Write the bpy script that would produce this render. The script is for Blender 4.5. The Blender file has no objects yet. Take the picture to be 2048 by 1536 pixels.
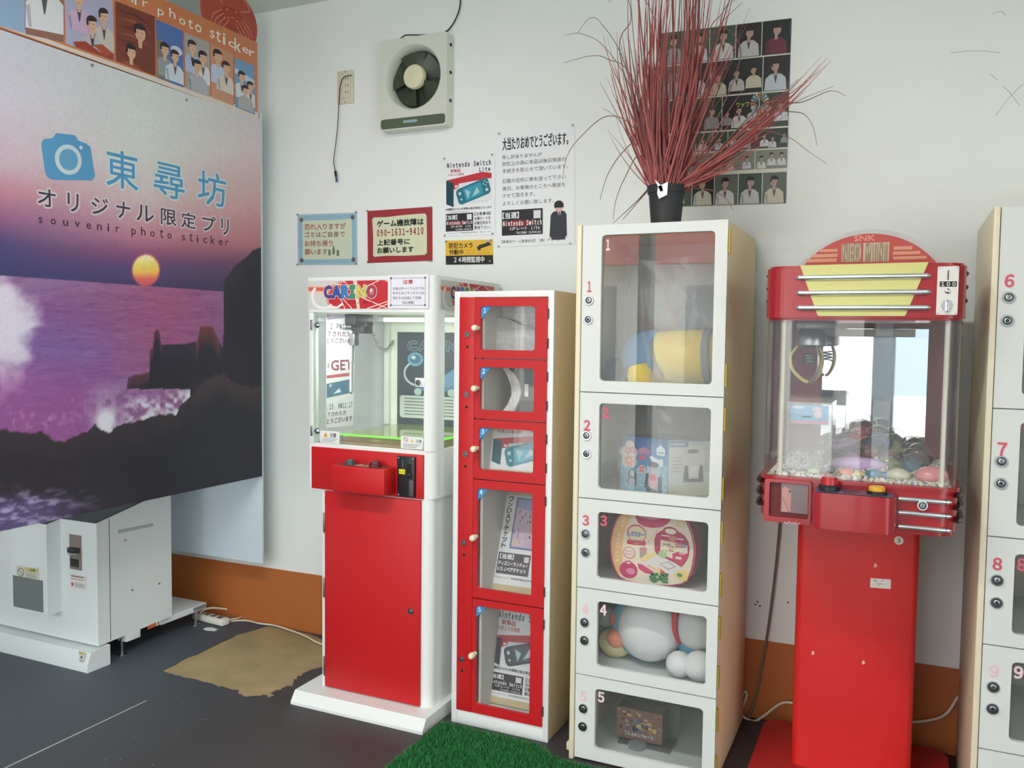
import bpy, bmesh, math, random
from math import pi, sin, cos, sqrt, atan2
from mathutils import Vector, Matrix
from mathutils.geometry import tessellate_polygon
random.seed(7)
SC = bpy.context.scene
COL = SC.collection

# ---------------------------------------------------------------- camera
YAW, PITCH, ROLL, FPX = 0.42835, 0.055913, 0.011872, 1708.9
CAM = Vector((0, 0, 1.287))
_f = Vector((-sin(YAW)*cos(PITCH), cos(YAW)*cos(PITCH), -sin(PITCH)))
_r = Vector((cos(YAW), sin(YAW), 0)); _u = _r.cross(_f)
_r, _u = cos(ROLL)*_r + sin(ROLL)*_u, -sin(ROLL)*_r + cos(ROLL)*_u
cam_data = bpy.data.cameras.new('camera'); cam = bpy.data.objects.new('camera', cam_data); COL.objects.link(cam)
cam_data.sensor_fit = 'HORIZONTAL'; cam_data.sensor_width = 36; cam_data.lens = FPX/2048*36
cam_data.clip_start = 0.02
cam.matrix_world = Matrix(((_r.x, _u.x, -_f.x, CAM.x), (_r.y, _u.y, -_f.y, CAM.y), (_r.z, _u.z, -_f.z, CAM.z), (0, 0, 0, 1)))
SC.camera = cam

# ---------------------------------------------------------------- daylight and exposure
SC.view_settings.view_transform = 'Standard'; SC.view_settings.look = 'None'
SC.view_settings.gamma = 1; SC.view_settings.use_curve_mapping = False
SC.view_settings.exposure = 0.14
world = bpy.data.worlds.new('overcast_sky'); SC.world = world; world.use_nodes = True
bgn = world.node_tree.nodes['Background']; bgn.inputs[0].default_value = (0.90, 0.99, 1.03, 1); bgn.inputs[1].default_value = 5.6
sun_data = bpy.data.lights.new('sun', 'SUN'); sun = bpy.data.objects.new('sun', sun_data); COL.objects.link(sun)
sun_data.energy = 7; sun_data.angle = .3; sun_data.color = (1, 1, 1); sun.rotation_euler = (-.62, .15, 0)   # veiled sun high behind the shop: lights the street only

# ---------------------------------------------------------------- measuring helpers (photo point -> point on a plane of the room)
def ray(px, py): return _f + _r*((px-1024)/FPX) - _u*((py-768)/FPX)
def WY(px, py, y): d = ray(px, py); return CAM + d*(y/d.y)
def WX(px, py, x): d = ray(px, py); return CAM + d*(x/d.x)
def WZ(px, py, z=0.0): d = ray(px, py); return CAM + d*((z-CAM.z)/d.z)
def PX(P):
    d = Vector(P)-CAM; k = d.dot(_f); return 1024+FPX*d.dot(_r)/k, 768-FPX*d.dot(_u)/k

# ---------------------------------------------------------------- materials
def lin(c):
    return tuple((v/255/12.92 if v/255 <= .04045 else ((v/255+.055)/1.055)**2.4) for v in c[:3])
MATS = {}
def mat(name, col, rough=.5, metal=0, bump=0, bscale=80, var=0, vscale=6, spec=.5, coat=0, emit=0, trans=0):
    if name in MATS: return MATS[name]
    m = bpy.data.materials.new(name); m.use_nodes = True; nt = m.node_tree; b = nt.nodes['Principled BSDF']
    c = lin(col) + (1,)
    b.inputs['Base Color'].default_value = c; b.inputs['Roughness'].default_value = rough
    b.inputs['Metallic'].default_value = metal; b.inputs['Specular IOR Level'].default_value = spec
    b.inputs['Coat Weight'].default_value = coat; b.inputs['Coat Roughness'].default_value = .08
    b.inputs['Transmission Weight'].default_value = trans
    if emit: b.inputs['Emission Color'].default_value = c; b.inputs['Emission Strength'].default_value = emit
    tc = nt.nodes.new('ShaderNodeTexCoord')
    if var:
        n = nt.nodes.new('ShaderNodeTexNoise'); n.inputs['Scale'].default_value = vscale; n.inputs['Detail'].default_value = 6
        nt.links.new(tc.outputs['Object'], n.inputs['Vector'])
        mx = nt.nodes.new('ShaderNodeMix'); mx.data_type = 'RGBA'
        mx.inputs[6].default_value = tuple(v*(1-var) for v in c[:3]) + (1,)
        mx.inputs[7].default_value = tuple(min(1, v*(1+var)) for v in c[:3]) + (1,)
        nt.links.new(n.outputs['Fac'], mx.inputs[0]); nt.links.new(mx.outputs[2], b.inputs['Base Color'])
    if bump:
        n = nt.nodes.new('ShaderNodeTexNoise'); n.inputs['Scale'].default_value = bscale; n.inputs['Detail'].default_value = 3
        nt.links.new(tc.outputs['Object'], n.inputs['Vector'])
        bp = nt.nodes.new('ShaderNodeBump'); bp.inputs['Strength'].default_value = bump; bp.inputs['Distance'].default_value = .002
        nt.links.new(n.outputs['Fac'], bp.inputs['Height']); nt.links.new(bp.outputs['Normal'], b.inputs['Normal'])
    MATS[name] = m; return m
def glass(name, tint=(1, 1, 1), haze=0.0, ior=1.5, rough=0.0, hazecol=(.8, .8, .8)):
    if name in MATS: return MATS[name]
    m = bpy.data.materials.new(name); m.use_nodes = True; nt = m.node_tree; nt.nodes.clear()
    out = nt.nodes.new('ShaderNodeOutputMaterial'); tr = nt.nodes.new('ShaderNodeBsdfTransparent'); tr.inputs[0].default_value = tint + (1,)
    gl = nt.nodes.new('ShaderNodeBsdfGlossy'); gl.inputs['Roughness'].default_value = rough
    f0 = ((ior-1)/(ior+1))**2; lwn = nt.nodes.new('ShaderNodeLayerWeight'); lwn.inputs[0].default_value = .5     # Schlick curve, the same from both sides of the sheet
    pw = nt.nodes.new('ShaderNodeMath'); pw.operation = 'POWER'; pw.inputs[1].default_value = 5; nt.links.new(lwn.outputs['Facing'], pw.inputs[0])
    fr = nt.nodes.new('ShaderNodeMath'); fr.operation = 'MULTIPLY_ADD'; fr.inputs[1].default_value = 1-f0; fr.inputs[2].default_value = f0; nt.links.new(pw.outputs[0], fr.inputs[0])
    last = tr
    if haze:
        df = nt.nodes.new('ShaderNodeBsdfDiffuse'); df.inputs[0].default_value = hazecol + (1,)
        n = nt.nodes.new('ShaderNodeTexNoise'); n.inputs['Scale'].default_value = 7; n.inputs['Detail'].default_value = 5
        mr = nt.nodes.new('ShaderNodeMapRange'); mr.inputs[3].default_value = haze*.5; mr.inputs[4].default_value = haze*1.5
        nt.links.new(n.outputs['Fac'], mr.inputs[0])
        mh = nt.nodes.new('ShaderNodeMixShader'); nt.links.new(mr.outputs[0], mh.inputs[0])
        nt.links.new(tr.outputs[0], mh.inputs[1]); nt.links.new(df.outputs[0], mh.inputs[2]); last = mh
    ms = nt.nodes.new('ShaderNodeMixShader'); nt.links.new(fr.outputs[0], ms.inputs[0])
    nt.links.new(last.outputs[0], ms.inputs[1]); nt.links.new(gl.outputs[0], ms.inputs[2]); nt.links.new(ms.outputs[0], out.inputs[0])
    MATS[name] = m; return m
def ink_mat():
    if 'printed_ink' in MATS: return MATS['printed_ink']
    m = bpy.data.materials.new('printed_ink'); m.use_nodes = True; nt = m.node_tree; b = nt.nodes['Principled BSDF']
    a = nt.nodes.new('ShaderNodeAttribute'); a.attribute_name = 'ink'
    nt.links.new(a.outputs['Color'], b.inputs['Base Color']); b.inputs['Roughness'].default_value = .45; b.inputs['Specular IOR Level'].default_value = .35
    MATS['printed_ink'] = m; return m

white = mat('white_enamel', (228, 229, 226), .35, bump=.03, bscale=200)
cream = mat('cream_laminate', (226, 214, 186), .5, var=.05)
tan = mat('yellowed_board_side', (226, 203, 163), .6, var=.10, vscale=3)
red = mat('red_textured_metal', (192, 26, 30), .42, bump=.22, bscale=420, spec=.4)
redgloss = mat('red_gloss_plastic', (160, 24, 34), .25, coat=.3, bump=.02)
chrome = mat('chrome', (196, 198, 202), .16, 1)
steel = mat('brushed_steel', (170, 172, 175), .32, 1)
black = mat('black_plastic', (34, 33, 35), .4)
dark = mat('dark_gap', (24, 22, 22), .8)
brass = mat('brass_hinge', (186, 160, 74), .4, .6)
paper = mat('white_paper', (236, 238, 240), .55)
cable_w = mat('white_cable_vinyl', (214, 204, 182), .5)
cable_g = mat('grey_cable_vinyl', (120, 108, 98), .5)
clear = glass('clear_pane', (.95, .97, .97), .03)
dusty = glass('dusty_pane', (.96, .96, .95), .03); dusty2 = glass('dustier_pane', (.95, .95, .94), .04); refl_haze = glass('reflection_haze_pane', (.95, .95, .94), .05)  # top locker pane: added haze paints in the bright outdoors it reflects
film = glass('clear_plastic_film', (.96, .96, .96), .035, 1.5, .06)

# ---------------------------------------------------------------- mesh builder
class MB:
    def __init__(s): s.v = []; s.f = []; s.m = []
    def add(s, vs, fs, k=0):
        o = len(s.v); s.v += [Vector(v) for v in vs]
        for f in fs: s.f.append([i+o for i in f]); s.m.append(k)
        return s
    def box(s, x0, x1, y0, y1, z0, z1, b=0, k=0):
        if b <= 0:
            vs = [(x, y, z) for x in (x0, x1) for y in (y0, y1) for z in (z0, z1)]
            return s.add(vs, [(0, 1, 3, 2), (4, 6, 7, 5), (0, 4, 5, 1), (2, 3, 7, 6), (0, 2, 6, 4), (1, 5, 7, 3)], k)
        bm = bmesh.new(); bmesh.ops.create_cube(bm, size=1)
        for v in bm.verts: v.co = ((x0+x1)/2+v.co.x*(x1-x0), (y0+y1)/2+v.co.y*(y1-y0), (z0+z1)/2+v.co.z*(z1-z0))
        bmesh.ops.bevel(bm, geom=bm.edges[:], offset=b, segments=2, affect='EDGES', profile=.5)
        bm.verts.index_update(); s.add([v.co for v in bm.verts], [[v.index for v in f.verts] for f in bm.faces], k); bm.free(); return s
    def plate(s, outer, holes, O, U, V, N, t, k=0):
        """2-D outline with holes on the plane O+uU+vV, thickened by t along N"""
        O, U, V, N = Vector(O), Vector(U), Vector(V), Vector(N)
        loops = [list(outer)] + [list(h) for h in holes]
        tri = tessellate_polygon([[Vector((p[0], p[1], 0)) for p in l] for l in loops])
        flat = [p for l in loops for p in l]; n = len(flat)
        vs = [O+U*p[0]+V*p[1] for p in flat]; vs += [v+N*t for v in vs]
        nn = U.cross(V).dot(N)
        fs = []
        for a, b, c in tri:
            A, B, Cc = flat[a], flat[b], flat[c]
            ar = (B[0]-A[0])*(Cc[1]-A[1])-(B[1]-A[1])*(Cc[0]-A[0])
            if (ar > 0) != (nn > 0): a, c = c, a
            fs.append((a+n, b+n, c+n)); fs.append((c, b, a))
        i0 = 0
        for l in loops:
            L = len(l)
            for i in range(L): j = (i+1) % L; fs.append((i0+i, i0+j, i0+j+n, i0+i+n))
            i0 += L
        return s.add(vs, fs, k)
    def prism_z(s, poly, z0, z1, k=0): return s.plate(poly, [], (0, 0, z0), (1, 0, 0), (0, 1, 0), (0, 0, 1), z1-z0, k)
    def prism_x(s, poly, x0, x1, k=0): return s.plate(poly, [], (x0, 0, 0), (0, 1, 0), (0, 0, 1), (1, 0, 0), x1-x0, k)
    def prism_y(s, poly, y0, y1, k=0, holes=()): return s.plate(poly, holes, (0, y1, 0), (1, 0, 0), (0, 0, 1), (0, -1, 0), y1-y0, k)
    def lathe(s, prof, O, A, n=24, k=0, cap=False):
        """profile of (radius, height) turned about axis A at O"""
        A = Vector(A).normalized(); X = A.orthogonal().normalized(); Y = A.cross(X); O = Vector(O)
        vs = []; fs = []
        for r, h in prof:
            for i in range(n): a = 2*pi*i/n; vs.append(O+A*h+X*(r*cos(a))+Y*(r*sin(a)))
        for j in range(len(prof)-1):
            for i in range(n): q = (i+1) % n; fs.append((j*n+i, j*n+q, (j+1)*n+q, (j+1)*n+i))
        if cap and prof[0][0] > 1e-5: fs.append(tuple(range(n))[::-1])
        if cap and prof[-1][0] > 1e-5: fs.append(tuple((len(prof)-1)*n+i for i in range(n)))
        return s.add(vs, fs, k)
    def cyl(s, a, b, r, r2=None, n=16, k=0):
        a, b = Vector(a), Vector(b); return s.lathe([(r, 0), (r if r2 is None else r2, (b-a).length)], a, b-a, n, k, True)
    def ball(s, c, rx, ry=None, rz=None, n=16, k=0, h0=-pi/2, h1=pi/2):
        ry = rx if ry is None else ry; rz = rx if rz is None else rz; c = Vector(c); m = max(4, n//2); vs = []; fs = []
        for j in range(m+1):
            t = h0+(h1-h0)*j/m
            for i in range(n): a = 2*pi*i/n; vs.append(c+Vector((rx*cos(t)*cos(a), ry*cos(t)*sin(a), rz*sin(t))))
        for j in range(m):
            for i in range(n): q = (i+1) % n; fs.append((j*n+i, j*n+q, (j+1)*n+q, (j+1)*n+i))
        return s.add(vs, fs, k)
    def tube(s, pts, r, n=8, k=0, closed=False):
        pts = [Vector(p) for p in pts]; vs = []; fs = []; X = None; N = len(pts)
        for i, p in enumerate(pts):
            t = (pts[(i+1) % N] - pts[i-1]) if closed else (pts[min(i+1, N-1)]-pts[max(i-1, 0)])
            t = t.normalized() if t.length > 1e-9 else Vector((0, 0, 1))
            X = t.orthogonal().normalized() if X is None else (X-t*X.dot(t)).normalized()
            Y = t.cross(X); rr = r[i] if isinstance(r, (list, tuple)) else r
            for a in range(n): q = 2*pi*a/n; vs.append(p+X*(rr*cos(q))+Y*(rr*sin(q)))
        for i in range(N if closed else N-1):
            j = (i+1) % N
            for a in range(n): b = (a+1) % n; fs.append((i*n+a, i*n+b, j*n+b, j*n+a))
        if not closed: fs.append(tuple(range(n))[::-1]); fs.append(tuple((N-1)*n+a for a in range(n)))
        return s.add(vs, fs, k)
    def xf(s, M): s.v = [M @ v for v in s.v]; return s
    def build(s, name, mats, parent=None, smooth=35, kind=None, label=None):
        me = bpy.data.meshes.new(name); off = origin(parent)
        me.from_pydata([v-off for v in s.v], [], s.f)
        for m in (mats if isinstance(mats, (list, tuple)) else [mats]): me.materials.append(m)
        if any(s.m): me.polygons.foreach_set('material_index', s.m)
        bm = bmesh.new(); bm.from_mesh(me); bmesh.ops.recalc_face_normals(bm, faces=bm.faces[:]); bm.to_mesh(me); bm.free()
        if smooth:
            me.polygons.foreach_set('use_smooth', [True]*len(me.polygons)); me.set_sharp_from_angle(angle=math.radians(smooth))
        o = bpy.data.objects.new(name, me); COL.objects.link(o); o.parent = parent
        if kind: o['kind'] = kind
        if label: o['label'] = label
        return o
def origin(o):
    v = Vector((0, 0, 0))
    while o is not None: v += o.location; o = o.parent
    return v
def thing(name, label, cat, loc, group=None):
    o = bpy.data.objects.new(name, None); COL.objects.link(o); o.location = loc; o.empty_display_size = .05
    o['label'] = label; o['category'] = cat
    if group: o['group'] = group
    return o
def tag(o, label, cat, group=None):
    o['label'] = label; o['category'] = cat
    if group: o['group'] = group
    return o
def struct(o): o['kind'] = 'structure'; return o
def rrect(x0, y0, x1, y1, r, n=5):
    out = []
    for cx, cy, a in ((x1-r, y0+r, -pi/2), (x1-r, y1-r, 0), (x0+r, y1-r, pi/2), (x0+r, y0+r, pi)):
        for i in range(n+1): q = a+pi/2*i/n; out.append((cx+r*cos(q), cy+r*sin(q)))
    return out
def smooth_path(pts, n=8):
    pts = [Vector(p) for p in pts]; out = []
    for i in range(len(pts)-1):
        a, b, c, d = pts[max(i-1, 0)], pts[i], pts[i+1], pts[min(i+2, len(pts)-1)]
        for k in range(n):
            t = k/n; out.append(.5*((2*b)+(c-a)*t+(2*a-5*b+4*c-d)*t*t+(3*b-a-3*c+d)*t**3))
    return out+[pts[-1]]

# ---------------------------------------------------------------- flat print: ink shapes laid on a sheet
_TX = {}
def text_geo(s, bold):
    if (s, bold) in _TX: return _TX[s, bold]
    c = bpy.data.curves.new('type', 'FONT'); c.body = s; c.resolution_u = 2; c.offset = bold; c.dimensions = '2D'; c.fill_mode = 'FRONT'
    o = bpy.data.objects.new('type', c); me = bpy.data.meshes.new_from_object(o)
    vs = [(v.co.x, v.co.y) for v in me.vertices]; fs = [tuple(p.vertices) for p in me.polygons]
    bpy.data.objects.remove(o); bpy.data.curves.remove(c); bpy.data.meshes.remove(me)
    xs = [v[0] for v in vs] or [0, 1]; ys = [v[1] for v in vs] or [0, 1]
    _TX[s, bold] = (vs, fs, min(xs), max(xs), min(ys), max(ys)); return _TX[s, bold]
class Print:
    """sheet with corner O (top left), U across, V down (full-size vectors), N out of the sheet"""
    def __init__(s, O, U, V, N, base=.0006):
        s.O, s.U, s.V, s.N = Vector(O), Vector(U), Vector(V), Vector(N).normalized(); s.v = []; s.f = []; s.c = []; s.base = base; s.n = 0
    def P(s, u, v, L): return s.O+s.U*u+s.V*v+s.N*(s.base+L*.00015+(s.n % 14)*.00001)
    def raw(s, vs, fs, col, L):
        o = len(s.v); s.v += vs; s.n += 1
        for f in fs: s.f.append([i+o for i in f]); s.c.append(lin(col)+(1,))
    def poly(s, pts, col, L=1):
        tri = tessellate_polygon([[Vector((p[0], p[1], 0)) for p in pts]])
        s.raw([s.P(p[0], p[1], L) for p in pts], [tuple(t) for t in tri], col, L)
    def rect(s, u0, v0, u1, v1, col, L=0): s.raw([s.P(u0, v0, L), s.P(u1, v0, L), s.P(u1, v1, L), s.P(u0, v1, L)], [(0, 1, 2, 3)], col, L)
    def rr(s, u0, v0, u1, v1, r, col, L=0):
        k = s.U.length/s.V.length; s.poly([(u0+(x-0)/1, v0+y*k) for x, y in rrect(0, 0, u1-u0, (v1-v0)/k, r, 4)], col, L)
    def ell(s, cu, cv, ru, rv, col, L=1, a0=0, a1=2*pi, n=20, rot=0):
        pts = []
        for i in range(n):
            a = a0+(a1-a0)*i/(n if a1-a0 > 6.28 else n-1); x, y = ru*cos(a), rv*sin(a)
            pts.append((cu+x*cos(rot)-y*sin(rot), cv+x*sin(rot)+y*cos(rot)))
        s.poly(pts, col, L)
    def line(s, pts, w, col, L=2):
        k = s.U.length/s.V.length
        for a, b in zip(pts, pts[1:]):
            dx, dy = b[0]-a[0], (b[1]-a[1])/k; l = sqrt(dx*dx+dy*dy) or 1; nx, ny = -dy/l*w/2, dx/l*w/2*k
            s.raw([s.P(a[0]+nx, a[1]+ny, L), s.P(b[0]+nx, b[1]+ny, L), s.P(b[0]-nx, b[1]-ny, L), s.P(a[0]-nx, a[1]-ny, L)], [(0, 1, 2, 3)], col, L)
    def text(s, t, u0, v0, u1, v1, col, L=2, bold=.012, fat=0, mono=True):
        """lettering fitted to a box; heavy weights are built from shifted copies of the light face"""
        if mono: t = ''.join(chr(ord(c)+0xFEE0) if '!' <= c <= '~' else ('\u3000' if c == ' ' else c) for c in t)
        vs, fs, x0, x1, y0, y1 = text_geo(t, 0)
        if not vs: return
        em = min((v1-v0)*s.V.length/(y1-y0), (u1-u0)*s.U.length/(x1-x0)*1.6); d = fat or bold*em*.8
        n = 10 if fat else (4 if bold < .016 else 6) if bold > .003 else 1
        for i in range(n):
            a = 2*pi*(i+.5)/n; du, dv = (d*cos(a)/s.U.length, d*sin(a)/s.V.length) if n > 1 else (0, 0)
            s.raw([s.P(u0+du+(x-x0)/(x1-x0)*(u1-u0), v1+dv-(y-y0)/(y1-y0)*(v1-v0), L) for x, y in vs], fs, col, L)
        if fat: s.raw([s.P(u0+(x-x0)/(x1-x0)*(u1-u0), v1-(y-y0)/(y1-y0)*(v1-v0), L) for x, y in vs], fs, col, L)
    def glyph(s, t, cu, cv, h, ang, col, L=2, d=.0006):
        """one letter of height h (metres) turned by ang about its centre"""
        vs, fs, x0, x1, y0, y1 = text_geo(t, 0); k = h/(y1-y0); lu, lv = s.U.length, s.V.length
        for i in range(4):
            a = pi/4+pi/2*i; pts = []
            for x, y in vs:
                X, Y = (x-(x0+x1)/2)*k+d*cos(a), (y-(y0+y1)/2)*k+d*sin(a); pts.append(s.P(cu+(X*cos(ang)-Y*sin(ang))/lu, cv-(X*sin(ang)+Y*cos(ang))/lv, L))
            s.raw(pts, fs, col, L)
    def build(s, name, parent, label=None):
        me = bpy.data.meshes.new(name); off = origin(parent); me.from_pydata([v-off for v in s.v], [], s.f); me.materials.append(ink_mat())
        a = me.color_attributes.new('ink', 'FLOAT_COLOR', 'CORNER'); buf = []
        for f, c in zip(s.f, s.c):
            for _ in f: buf += c
        a.data.foreach_set('color', buf)
        o = bpy.data.objects.new(name, me); COL.objects.link(o); o.parent = parent
        if label: o['label'] = label
        return o

# ---------------------------------------------------------------- the room
YB = 2.94; XL, XR, YF, ZC = -4.05, 2.7, -1.7, 2.652
wallm = mat('white_painted_wall', (236, 240, 237), .75, bump=.15, bscale=60, var=.03, vscale=2.2)
ceilm = mat('grey_white_ceiling', (222, 230, 222), .8, bump=.1)
struct(MB().box(XL-.1, XR+.1, YB, YB+.1, -.05, ZC+.1).build('wall_back', wallm))
struct(MB().box(XL-.1, XL, YF, YB, -.05, ZC+.1).build('wall_left', wallm))
RW = MB(); RW.box(XR, XR+.1, .3, YB, -.05, ZC+.1); RW.box(XR, XR+.1, YF, -1.5, -.05, ZC+.1); RW.box(XR, XR+.1, -1.5, .3, 2.5, ZC+.1)
struct(RW.build('wall_right', wallm))
struct(MB().box(XL-.1, XR+.1, YF-.2, YB+.1, ZC, ZC+.1).build('ceiling', ceilm))
FM = MB()
FM.box(XL-.1, -3.0, YF-.12, YF, 0, ZC); FM.box(.2, XR+.1, YF-.12, YF, 0, ZC); FM.box(-3.0, .2, YF-.12, YF, 2.6, ZC)
struct(FM.build('wall_front', wallm))
pill = mat('blue_grey_painted_post', (118, 132, 146), .5)
struct(MB().box(-.21, -.05, YF-.12, YF+.02, 0, 2.6, .006).build('trim_1', pill))
struct(MB().box(-1.9, -1.8, YF-.12, YF+.02, 0, 2.6, .006).build('trim_2', pill))
# street outside the open front
struct(MB().box(-30, 30, -14, YF-.12, -.12, -.06).box(XR+.1, 30, YF-.12, 12, -.12, -.06).build('ground_outside', mat('grey_asphalt', (176, 174, 168), .9, var=.1, vscale=1.5)))
fac = MB(); fac.box(-16, 16, -12.5, -11.5, -.1, 5.2)
house = struct(fac.build('wall_across_street', mat('pale_render', (214, 212, 206), .8, var=.06)))
MB().box(-16, 16, -11.5, -11.2, 2.7, 3.4).build('awning_band', mat('faded_red_awning', (196, 96, 96), .7), house)
for k in range(9): MB().box(-14+3.4*k, -12+3.4*k, -11.5, -11.45, .3, 2.3).build('shop_window', mat('grey_shop_glass', (120, 130, 138), .3), house)
# fluorescent fitting on the ceiling, behind the picture's top edge
lamp = bpy.data.objects.new('ceiling_lamp', None); COL.objects.link(lamp); lamp.location = (-1.05, .75, ZC); lamp['label'] = 'white fluorescent fitting on the ceiling in front of the machines'; lamp['category'] = 'lamp'
MB().box(-1.7, -.4, .67, .83, ZC-.05, ZC, .004).build('fitting', white, lamp)
for yy_ in (.71, .79): MB().cyl((-1.65, yy_, ZC-.07), (-.45, yy_, ZC-.07), .014, n=12).build('tube', mat('glowing_tube', (250, 252, 246), .4, emit=4), lamp)
ld = bpy.data.lights.new('tube_light', 'AREA'); ld.shape = 'RECTANGLE'; ld.size = 1.2; ld.size_y = .12; ld.energy = 38; ld.color = (.96, 1, .97)
lo = bpy.data.objects.new('tube_light', ld); COL.objects.link(lo); lo.parent = lamp; lo.location = (0, 0, -.09)
# painted board along the foot of the wall, slightly out of level
dado = mat('orange_brown_board', (178, 102, 50), .5, var=.12, vscale=2.5, bump=.05)
struct(MB().plate([(XL, 0), (XR, 0), (XR, .292), (XL, .243)], [], (0, YB, 0), (1, 0, 0), (0, 0, 1), (0, -1, 0), .006).build('baseboard_back', dado))
# floor: concrete under two dark vinyl sheets, the right one torn open
conc = mat('bare_concrete_screed', (164, 142, 104), .85, var=.42, vscale=6, bump=.3, bscale=25)
fl = struct(MB().box(XL-.1, XR+.1, YF-.12, YB, -.1, -.003).build('floor', conc))
vin_r = mat('dark_vinyl_brown', (62, 58, 60), .55, var=.20, vscale=4, bump=.12, bscale=50)
vin_l = mat('dark_vinyl_blue', (76, 84, 92), .55, var=.16, vscale=5, bump=.12, bscale=50)
rng = random.Random(3)
tear = []
key = [(327, 1341), (380, 1313), (430, 1290), (475, 1268), (520, 1256), (560, 1242), (600, 1255), (640, 1276), (668, 1290), (650, 1328), (625, 1338), (600, 1352), (580, 1370), (556, 1378), (540, 1392), (520, 1390), (505, 1394), (485, 1390), (470, 1378), (430, 1368), (380, 1356), (350, 1350)]
for i, q in enumerate(key):
    a = WZ(*q); b = WZ(*key[(i+1) % len(key)])
    for k in range(4):
        p = a.lerp(b, k/4); j = .0 if i in (5, 6, 7) else (.016 if 8 < i < 19 else .007)
        tear.append((p.x+rng.uniform(-j, j), min(p.y+rng.uniform(-j, j), YB-.012)))
xs_ = -2.36
nt_v = vin_r.node_tree; b_v = nt_v.nodes['Principled BSDF']; src = b_v.inputs['Base Color'].links[0].from_socket      # the left strip of the sheet is blue grey
tcv = nt_v.nodes.new('ShaderNodeTexCoord'); sx_v = nt_v.nodes.new('ShaderNodeSeparateXYZ'); mrv = nt_v.nodes.new('ShaderNodeMapRange'); mxv = nt_v.nodes.new('ShaderNodeMix'); mxv.data_type = 'RGBA'; mxv.blend_type = 'MIX'
nt_v.links.new(tcv.outputs['Object'], sx_v.inputs[0]); nt_v.links.new(sx_v.outputs['X'], mrv.inputs[0]); mrv.inputs[1].default_value = -2.75; mrv.inputs[2].default_value = -1.95
nt_v.links.new(mrv.outputs[0], mxv.inputs[0]); mxv.inputs[6].default_value = lin((74, 82, 92))+(1,); nt_v.links.new(src, mxv.inputs[7]); nt_v.links.new(mxv.outputs[2], b_v.inputs['Base Color'])
MB().plate([(XL, YF-.12), (XR, YF-.12), (XR, YB-.006), (XL, YB-.006)], [tear], (0, 0, -.003), (1, 0, 0), (0, 1, 0), (0, 0, 1), .003).build('vinyl_sheet', vin_r, fl, 0)
MB().box(xs_-.004, xs_+.0, 1.0, 2.13, -.001, .0008).build('seam_edge', mat('pale_seam_edge', (190, 192, 190), .7), fl)
r9 = random.Random(12)
for q in ((268, 1475), (210, 1520), (240, 1518), (305, 1530), (355, 1462), (410, 1440), (365, 1405), (118, 1366)):
    P = WZ(*q); MB().plate([(-.004, -.001), (.005*r9.uniform(.5, 1.4), -.001), (.006*r9.uniform(.5, 1.4), .001), (-.003, .0015)], [], (P.x, P.y, .0003), (1, r9.uniform(-.6, .6), 0), (r9.uniform(-.6, .6), 1, 0), (0, 0, 1), .0008).build('paint_fleck', mat('pale_fleck', (130, 124, 120), .8), fl)

# ---------------------------------------------------------------- things on the back wall
def pins(root, pts, y, r=.0042, m=None):
    for q in pts:
        p = WY(q[0], q[1], y); MB().lathe([(.0, .0075), (r*.6, .007), (r, .004), (r*.8, 0)][::-1], p, (0, -1, 0), 10).build('push_pin', m or steel, root)
def sheet(name, label, cat, tl, tr, bl, m=paper, y=YB-.0015, t=.001):
    O = WY(*tl, y); U = WY(*tr, y)-O; V = WY(*bl, y)-O
    root = thing(name, label, cat, O+(U+V)/2)
    MB().plate([(0, 0), (1, 0), (1, 1), (0, 1)], [], O, U, V, (0, -1, 0), t).build('sheet', m, root, 0)
    return root, Print(O, U, V, (0, -1, 0), t+.0002)
K = (38, 40, 44); WHT = (235, 237, 238)

# exhaust fan
y0 = YB-.052
a, b = WY(760.5, 84, y0), WY(893, 247, y0)
fx0, fx1, fz0, fz1 = a.x, b.x, b.z-.004, a.z+.002
fan = thing('exhaust_fan', 'square white wall exhaust fan with round cream hub and dark green blades', 'fan', ((fx0+fx1)/2, YB, fz0))
cx, cz = -1.755, 2.281; R0 = .124
circ = [(cx+R0*cos(2*pi*i/40), cz+R0*sin(2*pi*i/40)) for i in range(40)]
fw = mat('aged_white_fan_plastic', (216, 220, 208), .4)
gd = mat('dark_green_smoked_plastic', (60, 70, 52), .35)
MB().prism_y(rrect(fx0, fz0, fx1, fz1, .012), y0, YB-.002, holes=[circ]).build('housing', fw, fan)
MB().lathe([(R0, 0), (R0-.004, .004), (R0-.012, .03), (R0-.014, .046)], (cx, y0-.001, cz), (0, 1, 0), 40).build('air_ring', fw, fan)
MB().lathe([(0.001, 0), (R0-.004, 0)], (cx, YB-.004, cz), (0, -1, 0), 40).build('shutter', mat('dark_shutter', (52, 58, 50), .5), fan)
for k in range(5):
    w = MB(); vs = []; fs = []; n = 5; A = 2*pi*k/5+.5
    for i in range(n+1):
        for j in range(n+1):
            r = .035+(R0-.019-.035)*i/n; t = A+(j/n-.5)*(1.0 if i > 0 else .8); vs.append((cx+r*cos(t), YB-.02-.014*(j/n-.5)*2*.9, cz+r*sin(t)))
    for i in range(n):
        for j in range(n): fs.append((i*(n+1)+j, i*(n+1)+j+1, (i+1)*(n+1)+j+1, (i+1)*(n+1)+j))
    w.add(vs, fs); w.add([Vector(v)+Vector((0, .002, 0)) for v in vs], [f[::-1] for f in fs]); w.build('fan_blade', gd, fan)
MB().lathe([(.047, 0), (.047, .014), (.043, .02), (.0, .026)], (cx-.004, YB-.022, cz+.006), (0, -1, 0), 28).build('hub', mat('cream_hub', (226, 222, 186), .4), fan)
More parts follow.
